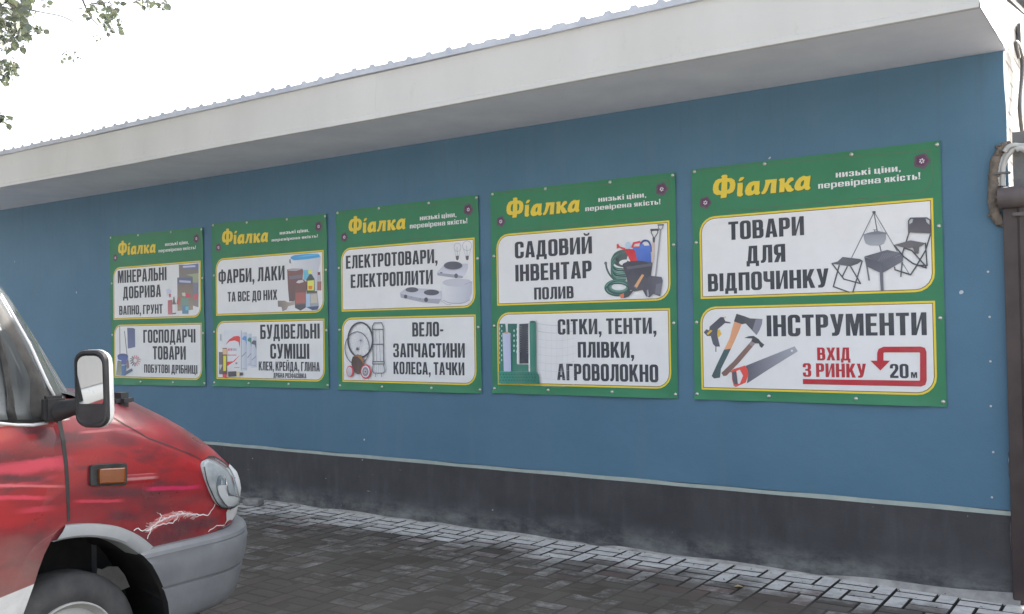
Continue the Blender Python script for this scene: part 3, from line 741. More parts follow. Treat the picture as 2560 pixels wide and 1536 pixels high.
# ---- little drawing kit in crop pixels
class Pen:
    def __init__(s, pr, cr, gain=1.0): s.p = pr; s.c = cr; s.g = gain; s.sc = None
    def col(s, c): return C(*c, s.g)
    def poly(s, pts, c, c2=None, ax=1, holes=()):
        s.p.poly([s.c(*p) for p in pts], s.col(c), [[s.c(*p) for p in h] for h in holes], (s.col(c2), ax) if c2 else None)
    def line(s, pts, wd, c, closed=False):
        y0 = s.p.y
        pts = list(pts)+([pts[0]] if closed else [])
        for k, (a, b) in enumerate(zip(pts[:-1], pts[1:])):
            d = Vector((b[0]-a[0], b[1]-a[1]))
            if d.length < 1e-6: continue
            d.normalize(); nn = Vector((-d.y, d.x))*wd/2; d *= wd*.35
            s.p.y = y0-.00012*(k % 2)
            s.p.poly([s.c(a[0]-d.x+nn.x, a[1]-d.y+nn.y), s.c(b[0]+d.x+nn.x, b[1]+d.y+nn.y), s.c(b[0]+d.x-nn.x, b[1]+d.y-nn.y), s.c(a[0]-d.x-nn.x, a[1]-d.y-nn.y)], s.col(c))
        s.p.y = y0-.0003
    def curve(s, pts, wd, c, n=6):
        s.line([(v.x, v.y) for v in spline([(p[0], p[1], 0) for p in pts], n)], wd, c)
    def ell(s, cx, cy, rx, ry, c, c2=None, ax=1, a0=0, a1=360, n=28, hole=None):
        pts = [(cx+rx*math.cos(math.radians(a0+(a1-a0)*k/n)), cy+ry*math.sin(math.radians(a0+(a1-a0)*k/n))) for k in range(n if a1-a0 == 360 else n+1)]
        h = [[(cx+hole*rx*math.cos(2*math.pi*k/n), cy+hole*ry*math.sin(2*math.pi*k/n)) for k in range(n)]] if hole else ()
        s.poly(pts, c, c2, ax, h)
    def ering(s, cx, cy, rx, ry, wd, c):
        n = 40; s.poly([(cx+rx*math.cos(2*math.pi*k/n), cy+ry*math.sin(2*math.pi*k/n)) for k in range(n)], c, holes=[[(cx+(rx-wd)*math.cos(2*math.pi*k/n), cy+(ry-wd)*math.sin(2*math.pi*k/n)) for k in range(n)]])
DK = (72, 74, 80)
def art_camping(pr):
    p = Pen(pr, crop(2060, 520, 6.452))
    p.line([(800, 80), (445, 800)], 17, (112, 114, 122)); p.line([(805, 80), (855, 370)], 18, (98, 100, 106)); p.line([(815, 80), (1180, 700)], 15, (120, 122, 130)); p.line([(895, 600), (918, 700)], 18, (98, 100, 106))
    p.line([(1270, 900), (1370, 1060)], 13, (120, 122, 130))
    p.poly([(778, 55), (830, 50), (832, 85), (815, 100), (782, 92)], (80, 82, 88))
    p.line([(760, 210), (680, 390)], 4, (130, 132, 140)); p.line([(850, 200), (945, 380)], 4, (130, 132, 140))
    p.poly([(632, 425), (1005, 408), (1000, 500), (965, 580), (900, 608), (740, 608), (672, 575), (645, 510)], (150, 153, 160), (128, 131, 138), 1)
    p.poly([(632, 428), (740, 395), (860, 372), (1005, 400), (1000, 420), (820, 432)], (112, 115, 122))
    p.line([(790, 355), (842, 355)], 10, (95, 97, 103)); p.line([(816, 355), (816, 380)], 12, (95, 97, 103))
    # stool
    for l in ([(130, 900), (320, 1150), (590, 1222), (430, 950)], [(245, 930), (150, 1270), (400, 1360)], [(615, 860), (465, 1360)], [(375, 950), (295, 1110)]): p.line(l, 20, DK)
    p.poly([(130, 890), (220, 865), (300, 792), (580, 825), (620, 850), (540, 905), (420, 945), (150, 905)], (98, 100, 106), (82, 84, 90), 0)
    # grill
    for l in ([(690, 930), (728, 1165)], [(1262, 880), (1240, 1105)]): p.line(l, 24, (96, 98, 106))
    p.poly([(650, 790), (930, 880), (930, 1060), (680, 940)], (98, 100, 108), (82, 84, 92), 1)
    p.poly([(930, 880), (1280, 740), (1275, 860), (930, 1060)], (88, 90, 98), (106, 108, 116), 0)
    p.poly([(650, 785), (1020, 678), (1280, 735), (930, 885)], (86, 88, 95), (104, 106, 114), 0)
    for k in range(9): p.line([(880+k*42, 860-k*15), (960+k*36, 735-k*2)], 6, (126, 128, 136))
    p.poly([(900, 1050), (955, 1050), (965, 1335), (918, 1335)], (100, 102, 110))
    # chair
    for l in ([(1375, 400), (1270, 730)], [(1720, 430), (1640, 690), (1480, 960), (1400, 1080), (1150, 1000), (1140, 960)], [(1140, 610), (1290, 790), (1440, 900), (1655, 970)], [(1300, 650), (1420, 690), (1650, 950)], [(1640, 570), (1665, 930), (1500, 930)]): p.line(l, 22, (70, 72, 78))
    p.poly([(1130, 600), (1400, 525), (1650, 570), (1530, 640), (1320, 650)], (98, 96, 100))
    p.poly([(1430, 620), (1540, 640), (1530, 740), (1470, 745)], (92, 90, 94))
    p.line([(1372, 400), (1368, 210), (1400, 170), (1660, 165), (1715, 200), (1715, 410)], 22, (74, 76, 82))
    p.poly([(1450, 165), (1640, 165), (1655, 230), (1715, 285), (1718, 415), (1372, 395), (1372, 275), (1425, 240)], (92, 90, 96), (80, 78, 84), 1)
def art_tools(pr):
    p = Pen(pr, crop(1740, 760, 6.452))
    p.poly([(215, 370), (390, 215), (440, 215), (470, 280), (555, 300), (550, 318), (465, 310), (350, 410), (340, 500), (360, 590), (385, 690), (310, 690), (270, 650), (235, 520), (175, 520), (120, 460), (165, 410), (210, 430)], (86, 88, 98), (72, 74, 84), 1)
    p.line([(318, 690), (318, 770)], 14, (80, 82, 90)); p.poly([(170, 480), (235, 420), (262, 435), (190, 505)], (205, 170, 60)); p.poly([(345, 430), (375, 405), (410, 490), (360, 545), (340, 500)], (200, 165, 70)); p.poly([(440, 215), (475, 200), (485, 225), (455, 240)], (190, 180, 150))
    p.poly([(650, 160), (780, 200), (870, 235), (1070, 245), (1060, 320), (1020, 430), (975, 505), (905, 430), (800, 318), (735, 330), (610, 285)], (72, 74, 78), (86, 88, 94), 0)
    p.poly([(960, 250), (1070, 245), (1060, 330), (1020, 430), (975, 505), (908, 420)], (122, 122, 134))
    p.poly([(615, 290), (735, 325), (690, 440), (560, 730), (450, 740), (540, 560), (580, 400)], (206, 152, 118), (196, 140, 108), 0)
    p.poly([(450, 740), (560, 725), (490, 870), (400, 1050), (385, 1190), (290, 1205), (250, 1165), (330, 990)], (68, 84, 86), (80, 96, 100), 0)
    p.poly([(780, 550), (850, 522), (930, 518), (1010, 570), (1040, 610), (1100, 660), (1060, 712), (1030, 690), (1010, 640), (950, 640), (890, 600), (905, 560)], (72, 74, 78))
    p.poly([(890, 600), (950, 645), (700, 940), (490, 1160), (440, 1165), (408, 1115), (600, 930)], (112, 88, 84), (128, 104, 98), 0); p.poly([(890, 605), (950, 645), (905, 690), (855, 650)], (140, 130, 130))
    p.poly([(800, 1000), (1590, 685), (1640, 765), (1150, 1070), (820, 1285), (840, 1140)], (86, 88, 98), (150, 152, 162), 0)
    p.ell(1545, 757, 17, 17, (205, 206, 215))
    p.poly([(545, 1100), (600, 1055), (790, 995), (830, 1060), (845, 1140), (800, 1270), (640, 1342), (605, 1320), (580, 1220), (575, 1110)], (196, 84, 74), (206, 78, 72), 0, [[(650, 1085), (705, 1060), (758, 1160), (705, 1290), (668, 1290), (660, 1170)]])
    p.poly([(580, 1105), (640, 1085), (660, 1180), (675, 1300), (620, 1300), (585, 1220)], (82, 84, 92))
    # the red way-in arrow
    a = CR[5]; redc = RED
    o_ = [(651,1289),(1268,1298),(1272,1294),(1272,1152),(1268,1148),(1082,1148),(1078,1152),(1078,1191),(1113,1192),(1062,1244),(1009,1192),(1044,1192),(1045,1150),(1052,1130),(1078,1118),(1275,1117),(1298,1124),(1306,1146),(1307,1296),(1300,1320),(1278,1329),(651,1316)]
    pr.poly([a(*q) for q in o_], redc)
def art_garden(pr):
    p = Pen(pr, crop(1490, 540, 6.747), 1.02)
    HG = (72, 108, 100); HL = (98, 132, 124); HD = (54, 80, 76)
    p.ell(480, 720, 215, 150, (84, 92, 92), None, 1, 90, 290)
    p.curve([(165, 800), (175, 880), (220, 980), (290, 1060), (340, 1080)], 30, (78, 90, 92)); p.ell(160, 800, 24, 28, (96, 104, 108))
    for k in range(7):
        c_ = (HG, HD, HL)[k % 3]; p.curve([(560, 600-k*2), (400, 610+k*10), (285, 690+k*22), (262, 800+k*28), (330, 880+k*30), (500, 900+k*30)], 26, c_)
    p.curve([(500, 600), (400, 640), (335, 730), (380, 800)], 40, (96, 110, 108)); p.ell(500, 790, 110, 52, (202, 203, 214), None, 1, 100, 330)
    for k in range(5): p.ering(365+k*5, 1215-k*4, 225-k*18, 145-k*14, 30, (HG, HL, HD, HG, HL)[k])
    p.ell(365, 1205, 100, 48, (200, 201, 212)); p.ering(360, 1240, 205, 110, 20, HD)
    p.poly([(395, 1340), (470, 1300), (475, 1385), (420, 1392)], (200, 112, 84))
    # cans
    p.line([(610, 530), (640, 460), (740, 440)], 34, (196, 74, 84)); p.poly([(600, 520), (740, 515), (740, 575), (640, 560)], (190, 62, 70))
    p.ell(545, 500, 46, 62, (165, 185, 208)); p.poly([(350, 480), (378, 472), (400, 515), (500, 545), (470, 580), (395, 540), (352, 556)], (196, 74, 82))
    p.poly([(475, 560), (640, 560), (690, 640), (700, 790), (590, 790), (545, 690)], (200, 60, 66), (178, 52, 60), 1)
    p.curve([(745, 560), (760, 470), (810, 420), (880, 430), (920, 500), (930, 600)], 30, (72, 92, 150))
    p.poly([(600, 530), (730, 540), (760, 470), (800, 480), (820, 505), (920, 500), (935, 800), (700, 790), (665, 600)], (70, 96, 168), (86, 116, 186), 1)
    # shovels
    p.poly([(945, 450), (992, 450), (980, 800), (935, 800)], (186, 168, 160)); p.poly([(955, 365), (1000, 365), (992, 450), (960, 450)], (82, 84, 90))
    p.line([(950, 240), (932, 280), (975, 370)], 15, (90, 92, 98)); p.line([(1040, 240), (1045, 285), (990, 370)], 15, (90, 92, 98)); p.line([(932, 238), (1050, 235)], 36, (80, 82, 88))
    p.line([(1090, 240), (1010, 1020)], 24, (140, 140, 146)); p.line([(1060, 160), (1055, 200), (1085, 240)], 11, (100, 100, 106)); p.line([(1132, 155), (1130, 205), (1092, 240)], 11, (100, 100, 106)); p.line([(1050, 155), (1140, 152)], 22, (88, 90, 94))
    p.ell(700, 830, 250, 72, (74, 76, 82)); p.poly([(450, 830), (520, 790), (535, 755), (560, 770), (700, 765), (960, 790), (930, 1020), (900, 1230), (650, 1275), (560, 1240), (520, 1050)], (84, 84, 92), (72, 72, 80), 1)
    p.poly([(520, 860), (960, 795), (945, 850), (530, 905)], (94, 94, 102))
    p.poly([(640, 1260), (560, 1360), (470, 1392), (480, 1340), (560, 1270)], (78, 78, 86))
    p.poly([(900, 1010), (1110, 1030), (1132, 1090), (1088, 1358), (970, 1320), (910, 1375), (850, 1360), (790, 1250)], (78, 78, 86), (96, 96, 106), 0); p.poly([(860, 1260), (885, 1240), (900, 1350), (870, 1365)], (140, 140, 150)); p.poly([(1020, 1150), (1125, 1130), (1088, 1340), (1000, 1310)], (108, 108, 118))
    p.poly([(780, 985), (818, 1000), (690, 1225), (648, 1190)], (200, 152, 112)); p.line([(650, 1190), (690, 1222)], 18, (110, 116, 124))
def art_nets(pr):
    p = Pen(pr, crop(1230, 790, 7.812), 1.02); G1 = (62, 118, 104); G2 = (48, 96, 88)
    for r_ in range(9):
        yy = 160+r_*150
        p.curve([(885, yy-8), (1080, yy+20), (1240, yy+28), (1420, yy+18), (1620, yy-25)], 6 if r_ < 2 else 4, (150, 152, 164) if r_ < 2 else (172, 174, 186), 4)
    for k in range(7): p.line([(950+k*105, 170), (940+k*108, 1200)], 3, (178, 180, 191))
    p.poly([(145, 155), (258, 155), (270, 330), (245, 1085), (145, 1085)], G1, G2, 1); p.poly([(308, 155), (500, 155), (500, 950), (730, 950), (730, 1085), (380, 1085), (375, 340), (310, 320)], G1, G2, 1)
    for k in range(8): p.ell(192, 200+k*95, 13, 22, (150, 185, 176)); p.ell(155, 250+k*95, 7, 26, (170, 190, 186))
    for k in range(5): p.ell(436, 290+k*98, 14, 24, (165, 195, 186)); p.ell(490, 260+k*110, 8, 24, (160, 190, 182))
    p.poly([(540, 160), (725, 150), (728, 930), (548, 930)], (62, 64, 72), (74, 76, 82), 1)
    for k in range(12): p.line([(548, 210+k*44), (578, 215+k*44)], 14, (110, 118, 122)); p.line([(695, 240+k*44), (725, 236+k*44)], 12, (104, 112, 116))
    p.poly([(220, 335), (370, 330), (390, 1090), (248, 1090)], (176, 180, 200), (160, 170, 196), 0); p.ell(298, 332, 46, 18, (176, 150, 128))
    p.poly([(750, 130), (812, 100), (875, 130), (882, 1080), (885, 1100), (765, 1100)], (70, 130, 112), (54, 104, 94), 0); p.ell(812, 118, 60, 20, (56, 84, 80))
    p.poly([(145, 1085), (885, 1095), (930, 1150), (945, 1330), (145, 1320)], (62, 132, 114), (48, 104, 92), 0)
    for r_ in range(3):
        for k in range(13): p.ell(185+k*55+(r_ % 2)*20, 1140+r_*58, 12, 11, (38, 78, 72), n=10)
    p.poly([(512, 160), (538, 160), (545, 935), (510, 935)], (204, 205, 214)); p.poly([(735, 160), (752, 160), (768, 1100), (738, 1090)], (204, 205, 214))
def art_cookers(pr):
    p = Pen(pr, crop(980, 590, 8.245), 1.12); LG = (170, 172, 182); MG = (150, 152, 162)
    for (cx, cy, rx, ry, bx, by) in ((1345, 235, 75, 90, 1342, 450), (1545, 205, 98, 105, 1548, 460)):
        p.ering(cx, cy, rx, ry, 10, (150, 152, 160)); p.line([(cx-rx*.8, cy+ry*.6), (bx-32, 415)], 9, (158, 160, 168)); p.line([(cx+rx*.8, cy+ry*.6), (bx+32, 415)], 9, (158, 160, 168))
        p.line([(cx-10, cy), (bx, 410)], 9, (140, 142, 150)); p.poly([(bx-34, 415), (bx+34, 410), (bx+28, 480), (bx, 510), (bx-28, 482)], (88, 88, 92))
    p.poly([(930, 740), (1100, 570), (1560, 575), (1560, 680), (1460, 870), (1300, 865), (935, 810)], (184, 185, 195), (165, 166, 176), 1); p.poly([(932, 760), (1300, 800), (1460, 830), (1455, 872), (1300, 868), (935, 815)], (140, 141, 152))
    p.ell(1258, 628, 205, 92, (158, 160, 170)); p.ell(1258, 612, 190, 84, (82, 83, 92)); p.ell(1320, 825, 38, 48, (92, 92, 102)); p.ell(1015, 760, 26, 12, (90, 90, 98))
    p.poly([(1030, 985), (1100, 905), (1340, 870), (1590, 905), (1650, 960), (1640, 1180), (1590, 1330), (1420, 1395), (1180, 1385), (1040, 1310)], (190, 191, 200), (160, 162, 174), 0)
    p.ell(1330, 965, 290, 82, (168, 169, 178)); p.line([(1500, 1000), (1650, 945)], 12, (140, 142, 152)); p.curve([(1060, 1330), (1200, 1385), (1440, 1390), (1600, 1320)], 12, (138, 140, 152)); p.line([(1020, 1340), (1120, 1410), (1220, 1420)], 10, (150, 152, 162))
    p.poly([(165, 1170), (300, 1075), (700, 1090), (1020, 1140), (1010, 1340), (960, 1400), (640, 1370), (180, 1270)], (186, 187, 197), (162, 163, 173), 1); p.poly([(170, 1190), (600, 1290), (1015, 1300), (960, 1400), (640, 1370), (182, 1275)], (146, 147, 158))
    p.ell(412, 1112, 132, 52, (88, 89, 98)); p.ell(815, 1168, 158, 60, (84, 85, 94)); p.ell(282, 1252, 34, 40, (78, 78, 86)); p.ell(705, 1318, 40, 48, (78, 78, 86)); p.ell(582, 1298, 12, 15, (110, 110, 118)); p.ell(402, 1265, 9, 12, (120, 120, 128))
def art_wheels(pr):
    p = Pen(pr, crop(850, 790, 8.727), 1.12)
    for k in range(18):
        a = k*math.pi/9; p.line([(390+20*math.cos(a), 720+25*math.sin(a)), (390+250*math.cos(a), 700+330*math.sin(a))], 3, (158, 160, 168))
        p.line([(455+10*math.cos(a), 535+10*math.sin(a)), (455+260*math.cos(a+.1), 530+350*math.sin(a+.1))], 3, (162, 164, 172))
    p.ering(385, 705, 275, 365, 18, (92, 94, 104)); p.ering(455, 525, 285, 395, 34, (68, 70, 76)); p.ell(390, 722, 26, 32, (84, 84, 92)); p.ell(455, 538, 16, 14, (120, 120, 130))
    T = (74, 78, 88)
    for l in ([(725, 1050), (735, 960), (720, 230), (760, 155), (920, 152), (955, 230), (965, 960), (975, 1050), (725, 1050)], [(720, 295), (955, 295)], [(730, 620), (955, 618)], [(735, 1000), (970, 1000)]): p.line(l, 18, T)
    for x in (790, 870): p.line([(x, 300), (x+25, 1000)], 9, (120, 124, 134))
    p.line([(740, 1060), (722, 1210), (760, 1250), (960, 1248), (1000, 1200), (960, 1060)], 15, T)
    for k in range(5): p.line([(765+k*48, 1075), (755+k*52, 1240)], 6, (140, 150, 156))
    p.line([(790, 1260), (788, 1325)], 14, (110, 112, 120)); p.line([(922, 1260), (925, 1325)], 14, (110, 112, 120)); p.ering(1005, 1120, 32, 48, 8, (160, 168, 174))
    p.poly([(300, 890), (400, 840), (480, 860), (540, 940), (550, 1060), (480, 1240), (400, 1272), (310, 1200), (270, 1060), (275, 960)], (88, 72, 68), (74, 66, 66), 1); p.poly([(310, 885), (400, 842), (485, 865), (540, 960), (535, 1060), (480, 960), (400, 890)], (140, 100, 72))
    p.ell(240, 1210, 80, 125, (170, 62, 76)); p.ell(228, 1215, 58, 105, (158, 150, 156), (180, 176, 182), 1)
    p.ell(582, 1215, 112, 160, (178, 58, 70)); p.ell(578, 1215, 88, 128, (196, 190, 194)); p.ell(575, 1218, 70, 102, (128, 122, 128)); p.ell(575, 1215, 34, 52, (160, 156, 162)); p.ell(575, 1218, 13, 17, (60, 60, 66))
def art_paint(pr):
    p = Pen(pr, crop(680, 620, 8.729), 1.32)
    p.poly([(400, 210), (1060, 180), (1050, 330), (1010, 480), (1000, 930), (420, 930), (415, 350), (365, 320), (362, 260), (390, 240)], (176, 178, 184), (158, 160, 168), 0)
    p.poly([(395, 200), (480, 160), (760, 128), (1000, 125), (1035, 160), (1040, 205), (760, 250), (470, 275), (410, 240)], (70, 132, 172)); p.poly([(520, 205), (800, 150), (1010, 135), (1030, 155), (800, 185)], (88, 150, 188))
    p.poly([(370, 260), (400, 240), (412, 345), (372, 330)], (104, 108, 116)); p.poly([(680, 490), (800, 480), (860, 600), (760, 690), (680, 720)], (96, 152, 172))
    p.poly([(325, 470), (450, 452), (660, 455), (675, 500), (660, 700), (500, 1000), (490, 1170), (370, 1170), (345, 900)], (92, 84, 86), (112, 82, 80), 1); p.poly([(330, 475), (460, 455), (665, 460), (520, 505), (360, 500)], (140, 138, 142)); p.poly([(365, 620), (650, 580), (650, 660), (380, 690)], (104, 100, 110))
    p.poly([(985, 590), (1060, 590), (1070, 740), (1075, 930), (980, 930), (980, 700)], (150, 148, 152)); p.poly([(985, 735), (1075, 735), (1072, 930), (980, 930)], (132, 96, 92)); p.poly([(990, 530), (1048, 528), (1050, 590), (992, 595)], (108, 68, 80))
    p.poly([(815, 580), (860, 575), (925, 680), (930, 960), (750, 960), (745, 690)], (72, 78, 80)); p.poly([(770, 720), (915, 705), (915, 930), (770, 930)], (196, 180, 88)); p.poly([(790, 830), (880, 830), (870, 905), (795, 905)], (188, 110, 60)); p.poly([(785, 490), (860, 480), (865, 565), (790, 572)], (196, 192, 84))
    p.poly([(490, 770), (560, 700), (680, 690), (760, 760), (740, 1000), (735, 1300), (620, 1372), (500, 1310), (495, 1150)], (108, 96, 96), (104, 78, 76), 1); p.poly([(520, 760), (570, 710), (670, 700), (690, 745), (590, 775)], (168, 162, 166)); p.poly([(510, 980), (730, 970), (725, 1200), (515, 1210)], (140, 92, 88)); p.poly([(500, 1240), (735, 1230), (725, 1310), (620, 1370), (510, 1310)], (78, 76, 82))
    p.poly([(740, 1000), (985, 975), (1020, 1290), (990, 1350), (880, 1362), (745, 1300)], (128, 134, 142)); p.poly([(735, 1010), (825, 1005), (825, 1295), (740, 1290)], (142, 160, 182)); p.poly([(840, 1020), (980, 1005), (990, 1200), (845, 1210)], (158, 152, 142)); p.poly([(760, 1290), (1022, 1270), (990, 1350), (880, 1362)], (74, 82, 104)); p.poly([(750, 960), (985, 940), (985, 985), (760, 1000)], (90, 88, 84))
    p.poly([(125, 1155), (280, 1155), (340, 1190), (420, 1185), (500, 1150), (490, 1240), (350, 1275), (320, 1345), (230, 1385), (205, 1290), (130, 1285)], (104, 98, 94), (150, 140, 134), 0)
def art_mixes(pr):
    p = Pen(pr, crop(530, 810, 9.892), 1.32)
    for (x0, x1, y0, y1, cc) in ((950, 1095, 310, 1095, (88, 86, 98)), (860, 975, 240, 1060, (74, 116, 106)), (725, 860, 205, 1170, (84, 124, 168))):
        p.poly([(x0, y0+10), (x1, y0), (x1+5, y1-20), (x0, y1)], (168, 173, 182), (150, 155, 166), 0); w_ = x1-x0
        p.poly([(x0+w_*.1, y0+150), (x0+w_*.5, y0+95), (x1-8, y0+110), (x1-5, y0+330), (x1-w_*.3, y0+210), (x0+w_*.2, y0+190)], cc); p.line([(x0+15, y0+600), (x1-20, y0+500)], 16, (110, 112, 122)); p.line([(x0+20, y1-60), (x1-20, y1-65)], 10, (130, 130, 142))
    p.poly([(290, 165), (720, 160), (715, 1140), (290, 1150)], (182, 184, 194), (172, 174, 184), 1); p.line([(725, 170), (722, 1150)], 14, (128, 132, 142))
    o1 = arcpts(560, 640, 250, 345, 150, 300, 14); p.poly([(335, 520), (420, 390), (540, 310), (650, 300), (695, 330), (690, 600), (655, 450), (560, 412), (440, 430)], (190, 66, 68)); p.poly([(375, 940), (520, 925), (695, 765), (560, 925), (375, 1045)], (178, 62, 68))
    for k, x in enumerate((395, 430, 470, 510, 545, 580)): p.poly([(x, 610), (x+25, 605), (x+24, 665), (x-1, 668)], (190, 84, 100) if k < 3 else (140, 140, 156))
    for k in range(6): p.line([(385+k*38, 775), (410+k*38, 772)], 22, (176, 110, 122))
    p.line([(560, 1080), (680, 1078)], 12, (150, 96, 108)); p.ell(608, 975, 26, 26, (128, 118, 132)); p.line([(215, 265), (215, 410)], 26, (132, 138, 150))
    p.poly([(175, 695), (285, 700), (290, 1245), (180, 1245)], (84, 86, 88), (98, 98, 98), 1); p.poly([(182, 1010), (270, 1010), (200, 1160)], (150, 154, 154))
    p.poly([(265, 600), (375, 600), (375, 1250), (270, 1250)], (90, 74, 74)); p.poly([(265, 620), (375, 620), (370, 760), (275, 760)], (196, 148, 120)); p.poly([(285, 790), (360, 790), (352, 1165), (285, 1165)], (206, 174, 66)); p.poly([(270, 1250), (370, 1250), (365, 1330), (275, 1330)], (190, 66, 76))
    p.poly([(405, 1180), (610, 1172), (612, 1298), (410, 1312)], (72, 66, 72)); p.poly([(610, 1190), (690, 1180), (690, 1290), (615, 1300)], (196, 168, 138)); p.poly([(690, 1205), (770, 1200), (770, 1272), (690, 1282)], (76, 72, 78))
def art_feed(pr):
    p = Pen(pr, crop(400, 640, 9.275), 1.55)
    p.poly([(430, 205), (700, 205), (890, 170), (885, 1195), (750, 1150), (440, 900)], (112, 108, 104), (96, 92, 90), 1); p.poly([(520, 215), (890, 175), (890, 300), (520, 300)], (88, 94, 116)); p.line([(540, 255), (800, 240)], 40, (148, 150, 172)); p.poly([(600, 440), (890, 400), (880, 640), (760, 640), (750, 480)], (120, 126, 104)); p.poly([(760, 620), (870, 620), (880, 950), (760, 950)], (98, 100, 112)); p.poly([(770, 900), (870, 880), (880, 1010), (780, 1020)], (150, 84, 92))
    p.poly([(395, 505), (755, 500), (760, 1250), (400, 1280)], (124, 112, 100), (92, 84, 82), 1); p.poly([(395, 505), (755, 500), (745, 650), (405, 660)], (84, 88, 106)); p.line([(460, 590), (690, 605)], 50, (140, 142, 160))
    p.poly([(580, 880), (690, 880), (700, 965), (590, 960)], (156, 72, 86)); p.poly([(500, 860), (580, 850), (590, 940), (520, 930)], (150, 150, 138)); p.poly([(400, 960), (480, 960), (440, 1140), (380, 1120)], (140, 84, 80)); p.poly([(490, 970), (660, 970), (660, 1180), (480, 1160)], (96, 116, 108)); p.poly([(515, 1150), (660, 1140), (655, 1345), (510, 1345)], (84, 108, 128)); p.poly([(590, 1180), (660, 1170), (660, 1260), (590, 1260)], (84, 144, 150))
    p.poly([(130, 790), (210, 755), (275, 820), (240, 860), (180, 870), (160, 950), (150, 940), (165, 860)], (150, 154, 168)); p.poly([(200, 880), (250, 880), (245, 960), (205, 970)], (150, 84, 92)); p.poly([(178, 1030), (280, 1020), (285, 1360), (180, 1360)], (150, 96, 102), (134, 84, 90), 1)
    p.poly([(312, 950), (330, 950), (345, 1060), (370, 1110), (370, 1350), (280, 1355), (285, 1110)], (92, 92, 92)); p.poly([(285, 1130), (370, 1125), (368, 1320), (285, 1325)], (172, 176, 184))
def art_home(pr):
    p = Pen(pr, crop(280, 810, 9.889), 1.55)
    p.line([(183, 60), (190, 740)], 17, (92, 94, 98)); p.line([(303, 185), (365, 760)], 17, (88, 88, 94)); p.poly([(370, 100), (520, 105), (562, 125), (568, 575), (385, 612)], (86, 92, 118), (76, 80, 104), 1)
    for k in range(13):
        a = k*2*math.pi/13+.2; cc = (74, 74, 80) if math.cos(a-2.9) > .1 else (170, 110, 112); p.line([(572+55*math.cos(a), 908+60*math.sin(a)), (572+125*math.cos(a), 915+130*math.sin(a))], 22, cc)
    p.ering(572, 908, 62, 66, 14, (140, 128, 132))
    p.ell(265, 800, 130, 65, (74, 78, 104)); p.poly([(140, 800), (390, 800), (370, 960), (330, 1010), (160, 1000)], (72, 84, 122)); p.line([(150, 890), (230, 915)], 20, (160, 164, 172))
    p.poly([(140, 920), (235, 930), (255, 1280), (100, 1270), (125, 1080)], (118, 122, 112), (96, 100, 92), 1); p.poly([(240, 1040), (360, 1010), (340, 1180), (490, 1100), (515, 1160), (310, 1285), (240, 1270)], (74, 98, 128), (62, 78, 104), 0); p.poly([(360, 900), (400, 900), (420, 1080), (380, 1120)], (110, 92, 96)); p.poly([(345, 1180), (490, 1105), (500, 1160), (320, 1280)], (78, 86, 100))
banner(1, 'green banner for mineral fertilisers and household goods, leftmost and partly behind the van mirror',
       [('МІНЕРАЛЬНІ', (148, 535), (558, 397)), ('ДОБРИВА', (192, 665), (512, 545)), ('ВАПНО, ГРУНТ', (160, 802), (525, 710)), ('ГОСПОДАРЧІ', (363, 1037), (802, 920)), ('ТОВАРИ', (443, 1177), (720, 1065)), ('ПОБУТОВІ ДРІБНИЦІ', (370, 1288), (818, 1225))],
       [('product_picture', 'picture of soil bags and spray bottles', art_feed), ('product_picture', 'picture of mop, bucket and rubbish bags', art_home)])
banner(2, 'green banner for paints, varnishes and building mixes, with a white pail with blue lid',
       [('ФАРБИ, ЛАКИ', (145, 600), (665, 455)), ('ТА ВСЕ ДО НИХ', (217, 742), (607, 645)), ('БУДІВЕЛЬНІ', (474, 1036), (942, 913)), ('СУМІШІ', (553, 1190), (860, 1073)), ('КЛЕЯ, КРЕЙДА, ГЛИНА', (462, 1283), (943, 1218)), ('ДРІБНА РОЗФАСОВКА', (578, 1340), (837, 1308))],
       [('product_picture', 'picture of paint pails and bottles', art_paint), ('product_picture', 'picture of bags of building mix', art_mixes)])
banner(3, 'green banner for electric cookers and bicycle parts, with light bulbs and bicycle wheels',
       [('ЕЛЕКТРОТОВАРИ,', (122, 585), (750, 447)), ('ЕЛЕКТРОПЛИТИ', (155, 717), (718, 590)), ('ВЕЛО-', (578, 1050), (790, 948)), ('ЗАПЧАСТИНИ', (447, 1192), (938, 1095)), ('КОЛЕСА, ТАЧКИ', (449, 1307), (935, 1228))],
       [('product_picture', 'picture of light bulbs, hot plates and cable', art_cookers), ('product_picture', 'picture of bicycle wheels and a hand trolley', art_wheels)])
banner(4, 'green banner for garden tools and netting, with green hose, bucket and watering cans',
       [('САДОВИЙ', (215, 585), (690, 448)), ('ІНВЕНТАР', (218, 728), (688, 597)), ('ПОЛИВ', (334, 840), (577, 755)), ('СІТКИ, ТЕНТИ,', (480, 1056), (1088, 950)), ('ПЛІВКИ,', (604, 1198), (950, 1100)), ('АГРОВОЛОКНО', (476, 1337), (1100, 1242))],
       [('product_picture', 'picture of hose, watering cans, bucket and shovels', art_garden), ('product_picture', 'picture of rolls of green netting', art_nets)])
banner(5, 'green banner for camping goods and tools, with axe and red arrow, rightmost',
       [('ТОВАРИ', (257, 553), (655, 425)), ('ДЛЯ', (352, 678), (556, 572)), ('ВІДПОЧИНКУ', (148, 826), (786, 702)), ('ІНСТРУМЕНТИ', (460, 1063), (1305, 935)), ('ВХІД', (727, 1190), (902, 1122), RED), ('З РИНКУ', (651, 1277), (985, 1208), RED), ('20', (1113, 1283), (1210, 1210)), ('М', (1224, 1283), (1256, 1253))],
       [('product_picture', 'picture of kettle tripod, grill, stool and chair', art_camping), ('product_picture', 'picture of glue gun, axe, hammer and saw with red arrow', art_tools)])
